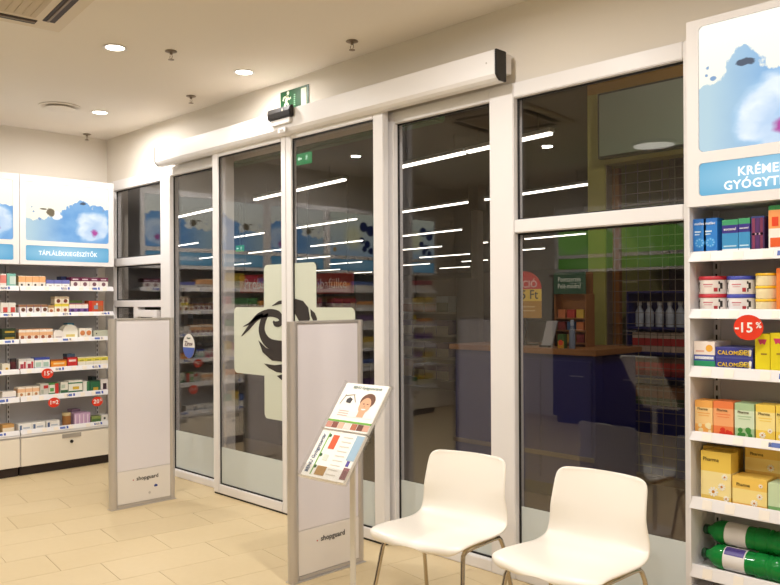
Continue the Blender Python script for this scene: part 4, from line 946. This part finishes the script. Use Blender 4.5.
o, hh = leaf('lower leaflet of offers with sideways lettering in the holder', .001, .202)
text('BENU Gyógyszertár', .026, mat('#33507a', .5), o, (-.095, -.0112, hh/2), (PI/2, -PI/2, 0), sx=.78)
MB().box(-.072, -.067, -.0112, -.0102, .01, hh-.01).build('green_bar', PG, o)
MB().box(-.045, -.012, -.0112, -.0102, .125, .185).build('printed_product', mat('#d9582a', .5), o); MB().box(-.05, .0, -.0112, -.0102, .012, .05).build('printed_product', mat('#b48a4e', .5), o); MB().box(-.045, -.02, -.0112, -.0102, .075, .1).build('printed_product', mat('#d8dccc', .5), o)
for zz in (.19, .105, .055): MB().lathe([(.007, -.0112), (.007, -.0102)], 12, 'y', (-.062, 0, zz-.01)).build('printed_dot', mat('#2f5a32', .5), o)
for k in range(9): MB().box(.01, .06, -.0112, -.0102, .02+k*.02, .024+k*.02).build('printed_line', mat('#d9d2c4', .5), o)
MB().box(.075, .115, -.0112, -.0102, .09, .195).build('printed_panel', mat('#9cb8cc', .5), o); MB().box(.085, .115, -.0112, -.0102, .012, .06).build('printed_panel', mat('#8a5a5a', .5), o); MB().box(.085, .1, -.0112, -.0102, .065, .088).build('printed_panel', mat('#5a4a9a', .5), o)

# oval shelf sign seen at the left sidelight
p = on(1, GY-.012, 188.3, 346)
t = thing('oval_sticker', 'white and blue oval advertising sticker on the sidelight glass', 'sticker', (p.x, GY-.0055, p.z))
MB().prism(ell(.018, -.002, .088, .096, 0, 26), -.0012, 0).build('backing', INK, t)
MB().prism(ell(0, 0, .088, .096, 0, 26), -.003, -.0013).build('face', mat('#e9e4dc', .45), t)
MB().prism(ell(0, 0, .088, .096, 0, 20, PI+.12, 2*PI-.12), -.0042, -.0031).build('blue_lower_half', mat('#4a62b0', .4), t)
text('Zirov', .052, mat('#5a3a4a', .5), t, (0, -.0046, .018), bold=.01); text('Nutri', .024, mat('#4a5a4a', .5), t, (0, -.0046, .062))

# ================================================================== THE MALL BEYOND THE GLASS
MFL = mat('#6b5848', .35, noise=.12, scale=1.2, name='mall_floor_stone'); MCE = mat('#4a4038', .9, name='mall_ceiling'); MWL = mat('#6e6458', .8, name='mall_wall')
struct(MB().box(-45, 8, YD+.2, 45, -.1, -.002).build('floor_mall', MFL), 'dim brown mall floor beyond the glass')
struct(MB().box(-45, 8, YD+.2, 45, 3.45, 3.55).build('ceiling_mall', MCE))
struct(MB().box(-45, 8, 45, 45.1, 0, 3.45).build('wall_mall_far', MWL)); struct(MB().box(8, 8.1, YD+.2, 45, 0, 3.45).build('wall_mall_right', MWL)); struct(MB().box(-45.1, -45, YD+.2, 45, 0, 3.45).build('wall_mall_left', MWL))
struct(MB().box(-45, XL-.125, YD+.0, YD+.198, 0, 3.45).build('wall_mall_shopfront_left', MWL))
# pharmacy sign band outside, seen through the top of the doors
t = thing('outside_sign_band', 'dark green sign band outside above the doors', 'sign', (-4.0, YD+.32, 2.5)); MB().box(-1.8, .78, 0, .1, .0, .4).build('casing', mat('#1c5a26', .5), t, .01); MB().box(-1.78, .76, .101, .106, .03, .37).build('face', mat('#2a7a34', .4), t)
for sx in (-1.5, .5): MB().box(sx-.02, sx+.02, -.119, -.0005, .1, .3).build('bracket', WHITE, t)
for k, (x, y) in enumerate(((-3.4, 4.5), (-1.6, 4.4), (-5.6, 4.7))):  # downlights added to brighten the dark kiosk front and corridor
    t = thing('added_corridor_downlight', ('added round downlight lighting the kiosk counter', 'added round downlight lighting the olive shopfront', 'added round downlight lighting the corridor outside the sliding doors', 'added round downlight inside the shop behind the grille')[k], 'ceiling light', (x, y, 3.45))
    MB().lathe([(.1, -.0005), (.108, -.006), (.09, -.004)], 24).build('trim_ring', WHITE, t, 0, True); MB().lathe([(.088, -.0012), (.088, -.003), (0, -.0035)], 24).build('lens', LAMPW, t)
    ld = bpy.data.lights.new('added_corridor_lamp', 'AREA'); ld.shape = 'DISK'; ld.size = .16; ld.energy = (1.2, 26, 2, 0)[k]; ld.color = LAMP_C; lo = bpy.data.objects.new('lamp', ld); COL.objects.link(lo); lo.parent = t; lo.location = (0, 0, -.012)
# ceiling light strips of the supermarket: rows on the mall grid
STR = emis('#fff8ea', 5, 'tube_light')
dvec = Vector((math.cos(math.radians(172.6)), math.sin(math.radians(172.6)), 0)); ndv = Vector((-dvec.y, dvec.x, 0))
rows = [(400, 167, ((177, 216), (255, 346), (398, 466), (468, 553))), (400, 212.3, ((177, 198), (232, 264), (294, 357), (398, 490), (518, 589))),
        (400, 236.3, ((200, 214), (249, 284), (311, 363), (398, 462), (516, 543), (549, 590))), (400, 250, ((233, 251), (294, 330), (398, 442), (473, 488), (525, 586))),
        (400, 259, ((268, 284), (330, 362), (420, 470), (520, 545))), (400, 265.5, ((300, 340), (398, 430), (462, 488))), (400, 270.5, ((345, 372), (440, 470)))]
ZS = 3.2
for ri, (px, py, segs) in enumerate(rows):
    c = on(2, ZS, px, py)
    def along(pxx):      # where the row crosses the vertical plane through that column
        d = ray(pxx, 300); return (c.x*d.y-c.y*d.x)/(dvec.y*d.x-dvec.x*d.y)
    for k, (pa, pb) in enumerate(segs):
        a, b = sorted((along(pa), along(pb))); mid = c+dvec*((a+b)/2)
        t = thing('tube_light', 'long ceiling tube light in row %s of the supermarket, number %s from left' % (['one, nearest', 'two', 'three', 'four', 'five', 'six', 'seven, farthest'][ri], ['one', 'two', 'three', 'four', 'five', 'six'][k]), 'ceiling light', (mid.x, mid.y, ZS), math.radians(172.6), 'tube lights row %s' % 'abcdefg'[ri])
        MB().box(-(b-a)/2, (b-a)/2, -.04, .04, .01, .05).build('housing', WHITE, t); MB().box(-(b-a)/2+.02, (b-a)/2-.02, -.03, .03, -.018, .0095).build('tube', STR, t)
        for sx in (-.35, .35): MB().box((b-a)*sx-.004, (b-a)*sx+.004, -.004, .004, .0505, .2495).build('hanger', MCE, t)
# hanging exit signs far in the mall
def mall_exit(px, py, Y, s, label):
    p = on(1, Y, px, py); t = thing('exit_sign', label, 'exit sign', p); EG = emis('#1f9a5a', .9, 'exit_glow'); EW = emis('#d8ffe6', 1.2, 'exit_glow_white')
    MB().box(-s, s, -.02, .02, -s*.5, s*.5).build('box', EG, t); fig(t, s*4.6, s*.55, 0, EW, -.0225)
    MB().prism([(-s*.75, 0), (-s*.5, s*.22), (-s*.5, s*.07), (-s*.15, s*.07), (-s*.15, -s*.07), (-s*.5, -s*.07), (-s*.5, -s*.22)], -.0225, -.0205).build('arrow', EW, t)
    MB().box(-.008, .008, -.008, .008, s*.5+.0005, 3.4495-p.z).build('hanger', ALU, t)
mall_exit(304, 158.5, 6.6, .145, 'small lit exit sign hanging beyond the right door leaf'); mall_exit(240, 248.5, 9.5, .13, 'tiny far lit exit sign seen through the left door leaf')
# fitting room sign
for pa, pb, lb in ((239.5, 289, 'red hanging fitting room sign behind the left part of the cross film'), (302, 352.5, 'red hanging fitting room sign behind the right part of the cross film')):
    xa, xb = on(1, 8.6, pa, 283).x, on(1, 8.6, pb, 283).x; p = on(1, 8.6, (pa+pb)/2, 283.5); wv = (xb-xa)/2
    t = thing('fitting_room_sign', lb, 'sign', ((xa+xb)/2, 8.6, p.z))
    MB().box(-wv, wv, 0, .04, -.17, .17).build('board', mat('#b8321f', .5, emit=.10), t, .008); text('Próbafülke', wv*.37, emis('#f3c8b4', .2), t, (0, -.003, -.01))  # board and lettering get a faint glow of their own, no lamp inside
    for sx in (-wv*.8, wv*.8): MB().box(sx-.008, sx+.008, .015, .025, .1705, 3.449-p.z).build('hanger', MCE, t)
# supermarket gondolas
gcol = ['#a8642c', '#c9b48a', '#8a3a2c', '#d0c4ae', '#5a6a3a', '#b88a3a', '#6a4a7a', '#c4d0d0']
gm = [carton_mesh(.28, .3, .22+.03*(k % 3), B(.6, c, 1, gcol[(k+3) % 8])) for k, c in enumerate(gcol)]
def gondola(px, Y, wid, label, tall=1.75):
    p = on(1, Y, px, 300); rz = math.radians(-7.4); t = thing('gondola_shelf', label, 'shelving', (p.x, p.y, 0), rz)
    MB().box(-wid/2, wid/2, .42, .46, 0, tall).build('back_panel', mat('#8a8076', .6), t); MB().box(-wid/2, wid/2, 0, .4195, 0, .14).build('base', DARK, t)
    lv = [.14, .5, .86, 1.22]
    for z in lv[1:]: MB().box(-wid/2, wid/2, .02, .4195, z-.03, z).build('shelf', mat('#b8ac9a', .5), t)
    for s in (-1, 1): MB().box(s*wid/2-.015 if s < 0 else wid/2+.0005, -wid/2-.0005 if s < 0 else wid/2+.015, 0, .46, 0, tall).build('end_panel', mat('#9a9084', .6), t)
    mw = Matrix.Translation((p.x, p.y, 0)) @ Matrix.Rotation(rz, 4, 'Z'); r_ = random.Random(int(px))
    for z in lv:
        x = -wid/2+.18; k = r_.randrange(8)
        while x < wid/2-.15:
            if r_.random() < .3: k = r_.randrange(8)
            o = link('carton', gm[k]); o.matrix_world = mw @ Matrix.Translation((x, .08, z+.001)); lab = 'carton number %s on %s shelf of the gondola %s' % (['one', 'two', 'three', 'four', 'five', 'six', 'seven', 'eight'][int((x+wid/2-.18)/.3+.01)], ['bottom', 'second', 'third', 'top'][lv.index(z)], label[label.index('seen') if 'seen' in label else label.index('behind'):]); tag(o, lab, 'carton', 'cartons on '+label[:60]); x += .30
gondola(205, 9.6, 2.4, 'dim supermarket gondola seen through the left sidelight'); gondola(255, 11.2, 2.1, 'dim supermarket gondola behind the left door leaf'); gondola(330, 10.4, 1.8, 'dim supermarket gondola behind the right door leaf'); gondola(425, 9.4, 1.5, 'dim supermarket gondola behind the right sidelight')
# white column
p = on(1, 11, 477.5, 300); t = thing('mall_column', 'pale square column far behind the right sidelight', 'column', (p.x, p.y, 0)); MB().box(-.08, .08, -.08, .08, .15, 3.0).build('shaft', mat('#a89c8c', .7), t, .01); MB().box(-.11, .11, -.11, .11, 0, .149).build('base', DARK, t); MB().box(-.11, .11, -.11, .11, 3.001, 3.449).build('head', MCE, t)
# dark low cabinet behind the doors
pa, pb = on(1, 4.6, 238, 400), on(1, 4.6, 330, 400)
t = thing('low_cabinet', 'dark brown low cabinet outside behind the door leaves', 'cabinet', ((pa.x+pb.x)/2, 4.6, 0)); wv = (pb.x-pa.x)/2; BR = mat('#2e211d', .5, name='dark_brown_laminate')
MB().box(-wv, wv, .02, .5, .06, .92).build('body', BR, t, .004); MB().box(-wv-.02, wv+.02, 0, .52, .9205, .95).build('top', BR, t, .004); MB().box(-wv+.03, wv-.03, .05, .47, 0, .0595).build('plinth', BLACK, t)
for k in range(2): d = MB().box(-wv+.01+k*wv, k*wv-.01, .003, .0195, .07, .91).build('door', BR, t, .003); MB().box((-.05 if k == 0 else .03), (-.03 if k == 0 else .05), -.012, .0025, .45, .6).build('handle', ALU, d)
# kiosk counter with wooden top; navy front stands in for a dark reflected figure
NAVY = mat('#151a5c', .5, name='navy_laminate'); WOOD = mat('#8a5a2c', .5, noise=.2, scale=6, name='counter_wood')
CY = 4.7; cz = 1.06; xa, xb = on(1, CY, 452, 400).x, on(1, CY, 592, 400).x
t = thing('kiosk_counter', 'navy counter with wooden top, standing in for a dark window reflection', 'counter', ((xa+xb)/2, CY, 0)); wv = (xb-xa)/2
MB().box(-wv, wv, .04, .6, .1, cz-.04).build('front', NAVY, t, .004); MB().box(-wv-.03, wv+.03, 0, .64, cz-.0395, cz).build('worktop', WOOD, t, .004); MB().box(-wv+.03, wv-.03, .08, .58, 0, .0995).build('plinth', BLACK, t)
for k in range(3): MB().box(-wv+.02+k*2*wv/3, -wv+2*wv/3*(k+1)-.02, .026, .0395, .14, cz-.08).build('front_panel', NAVY, t, .004)
MB().box(-wv, wv, .012, .0255, .3, .33).build('rub_rail', mat('#6a5a52', .4), t)
def atc(px, dy=.2): return on(1, CY+dy, px, 330).x
# offer poster in a stand
pw = .085
t = thing('offer_poster', 'red and yellow price poster standing on the kiosk counter', 'poster', (on(1, CY+.25, 524.5, 300).x, CY+.25, cz)); pc = on(1, CY+.25, 535, 300)
zt, zm, zb = on(1, CY+.25, 535, 271).z-cz, on(1, CY+.25, 535, 289).z-cz, on(1, CY+.25, 535, 318).z-cz
MB().prism(ell(0, zm, .155, zt-zm, 0, 20, 0, PI), -.004, 0).build('red_arch', mat('#c02a24', .5, emit=.12), t); MB().box(-.155, .155, -.004, 0, on(1, CY+.25, 535, 301).z-cz, zm-.0005).build('yellow_price_panel', mat('#d8b23a', .5, emit=.14), t); MB().box(-.155, .155, -.004, 0, zb, on(1, CY+.25, 535, 301).z-cz-.0005).build('ochre_panel', mat('#b07f26', .5, emit=.08), t)  # glow put into the printed poster panels and lettering, no lamp inside
text('AKCIÓ', .078, emis('#e8c9b8', .4), t, (.0, -.0055, zm+.035)); text('145 Ft', .095, mat('#2a2018', .5), t, (.0, -.0055, (zm+on(1, CY+.25, 535, 301).z-cz)/2), bold=.01); MB().box(-.09, .09, -.02, .06, 0, .012).build('foot', BLACK, t); MB().box(-.012, .012, .0005, .012, .012, zt*.9).build('support', BLACK, t)
for k in range(2): MB().box(-.1, .1, -.0052, -.0042, zb+.05+k*.03, zb+.06+k*.03).build('printed_line', mat('#d8b878', .5), t)
# display rack with green header
t = thing('display_rack', 'wooden countertop rack with dark green header board', 'display rack', (atc(570, .3), CY+.3, cz)); rh = on(1, CY+.3, 570, 272).z-cz; r2 = on(1, CY+.3, 570, 294).z-cz; rw = .125
MB().box(-rw, rw, .1, .115, 0, rh).build('back', WOOD, t); MB().box(-rw-.01, -rw-.0005, 0, .115, 0, r2).build('side', WOOD, t); MB().box(rw+.0005, rw+.01, 0, .115, 0, r2).build('side', WOOD, t)
hb = MB().box(-rw-.01, rw+.01, -.006, .0, r2+.0005, rh).build('header_board', mat('#24412a', .5, emit=.25), t); text('Pontszerzés', .05, emis('#c8c4aa', .5), hb, (0, -.0075, (rh+r2)/2+.026), sx=.8); text('Pelé-módra!', .05, emis('#c8c4aa', .5), hb, (0, -.0075, (rh+r2)/2-.024), sx=.8)  # header board and its lettering glow by themselves so that they stand out
for k in range(3): MB().box(-rw, rw, .002, .0995, .02+k*.09, .03+k*.09).build('shelf', WOOD, t)
for k in range(3):
    for q in range(3):
        o = MB().box(-.03, .03, 0, .07, 0, .06).build('carton', mat(['#b03a2a', '#c8a23a', '#7a2a24', '#3a5a7a', '#b86a3a'][(k*2+q) % 5], .5)); o.location = (atc(570, .3)-.078+q*.078, CY+.31, cz+.0306+k*.09); tag(o, '%s carton on the %s shelf of the green headed counter rack' % (('left', 'middle', 'right')[q], ('bottom', 'middle', 'top')[k]), 'carton', 'cartons in the counter rack')
t = thing('brochure_easel', 'tilted pale grey brochure easel on the kiosk counter', 'easel', (atc(546, .12), CY+.12, cz)); MB().prism([(0, 0), (.012, 0), (.09, .19), (.078, .19)], -.045, .045, 'yz').build('board', mat('#8e8a88', .5), t); MB().prism([(.075, .17), (.083, .17), (.14, 0), (.132, 0)], -.01, .01, 'yz').build('prop', BLACK, t); MB().box(-.045, .045, -.02, -.0005, 0, .015).build('ledge', BLACK, t)
o = link('drink_bottle', jar_mesh(.022, .2, '#6a7280', '#9aa0aa', .2, True)); o.location = (atc(572, .1), CY+.08, cz+.0005); tag(o, 'silver grey bottle on the kiosk counter', 'bottle')
o = link('snack_carton', carton_mesh(.05, .04, .1, B(.5, '#b8861d', 1, '#3a5a24'), spot=('#c8421f', .5, .4, .2))); o.location = (atc(563, .1), CY+.07, cz+.0005); tag(o, 'small yellow green carton beside the silver bottle', 'carton')
# neighbouring shop: olive facade with dark framed sign and rolling grille
KY = 5.6; OLV = mat('#a39c50', .7, name='olive_paint'); OCH = mat('#a3721a', .7, name='ochre_paint')
sx0 = -3.40; fac = struct(MB().box(sx0, -3.25, KY, KY+.15, 0, 3.04).box(-3.2495, 1.5, KY, KY+.15, 2.47, 3.04).build('wall_neighbour_shop', OLV), 'olive painted shopfront across the corridor'); struct(MB().box(sx0, 1.5, KY, KY+.15, 3.0405, 3.45).build('trim_2', OCH), 'ochre band above the olive shopfront')
struct(MB().box(1.5, 1.6, KY, 7, 0, 3.45).build('wall_neighbour_side', MWL)); struct(MB().box(sx0, sx0+.05, KY+.151, 7, 0, 3.45).build('wall_neighbour_partition', OLV)); struct(MB().box(sx0+.051, 1.5, 6.9, 7, 0, 3.45).build('wall_neighbour_back', mat('#4a3c34', .7)))
t = thing('shop_sign_panel', 'blank grey green sign panel with dark frame above the grille', 'sign', (on(1, KY-.07, 597.4, 130).x+1.3, KY-.07, 2.505)); MB().box(-1.3, 1.3, 0, .069, 0, .515).build('frame', mat('#1e1a1c', .5), t, .004); MB().box(-1.28, 1.28, -.006, -.0005, .02, .497).build('face', mat('#8c9886', .3), t)
t = thing('grille', 'rolling metal security grille closing the neighbouring shop', 'grille', (-2.2, KY+.06, 0)); GM = mat('#8a7c6c', .4, .6)
for k in range(28): MB().box(-1.04, 1.6, -.003, .003, .12+k*.084, .125+k*.084).build('rod', GM, t)
for k in range(26): MB().box(-1.0+k*.1, -.997+k*.1, -.0035, .0035, .06, 2.46).build('link', GM, t)
MB().box(-1.04, 1.6, -.03, .03, 0, .06).build('bottom_bar', mat('#5a3a24', .5), t); MB().box(-1.049, -1.041, -.04, .04, 0, 2.465).build('guide', GM, t)
t = thing('door_post', 'orange brown wooden post at the edge of the grille', 'post', (on(1, KY+.14, 617, 300).x, KY+.12, 0)); MB().box(-.03, .03, 0, .05, .02, 2.45).build('shaft', mat('#8a5518', .5), t, .003); MB().box(-.035, .035, -.004, .055, 0, .0195).build('foot', DARK, t)
# shop shelving behind the grille
SY = KY+.2; SX0 = on(1, KY+.14, 617, 300).x+.045
t = thing('shop_shelf', 'navy shelving with bottles and red cartons behind the grille', 'shelving', (SX0, SY, 0)); lv = [.57, .80, .99, 1.185]; SW = 2.0
MB().box(0, SW, .26, .28, 0, 1.47).build('back', NAVY, t); MB().box(0, SW, .0, .2595, .03, .55).build('lower_cabinet', NAVY, t, .004)
for z in lv+[1.47]: MB().box(.021, SW-.021, 0, .2595, z-.018, z-.0005).build('shelf', NAVY, t)
for xx in (0, SW-.02): MB().box(xx, xx+.02, -.001, .2595, .5505, 1.47).build('upright', NAVY, t)
bm_ = jar_mesh(.032, .2, '#b0b4ba', '#d8d8d8', .15, True); cms = [carton_mesh(.1, .15, .15, B(.4, '#3a4a2a', 1, '#7a4a24')), carton_mesh(.1, .15, .14, B(.3, '#8a2020', .75, '#c0382a', 1, '#7a5030')), carton_mesh(.1, .15, .15, B(.3, '#c8a890', .7, '#b02a24', 1, '#d0b8a0'))]
for k in range(10):
    o = link('bottle', bm_); o.location = (SX0+.075+k*.085, SY+.05, lv[3]+.001); tag(o, 'clear bottle on top shelf behind the grille, %s from the post' % ['first', 'second', 'third', 'fourth', 'fifth', 'sixth', 'seventh', 'eighth', 'ninth', 'tenth'][k], 'bottle', 'bottles behind the grille')
for li in range(3):
    for k in range(8):
        o = link('carton', cms[li]); o.location = (SX0+.09+k*.108, SY+.03, lv[li]+.001); tag(o, '%s carton behind the grille, %s from the post' % (('dark green and brown', 'red and brown', 'red and cream')[li], ['first', 'second', 'third', 'fourth', 'fifth', 'sixth', 'seventh', 'eighth'][k]), 'carton', 'cartons behind the grille, row %s' % 'abc'[li])
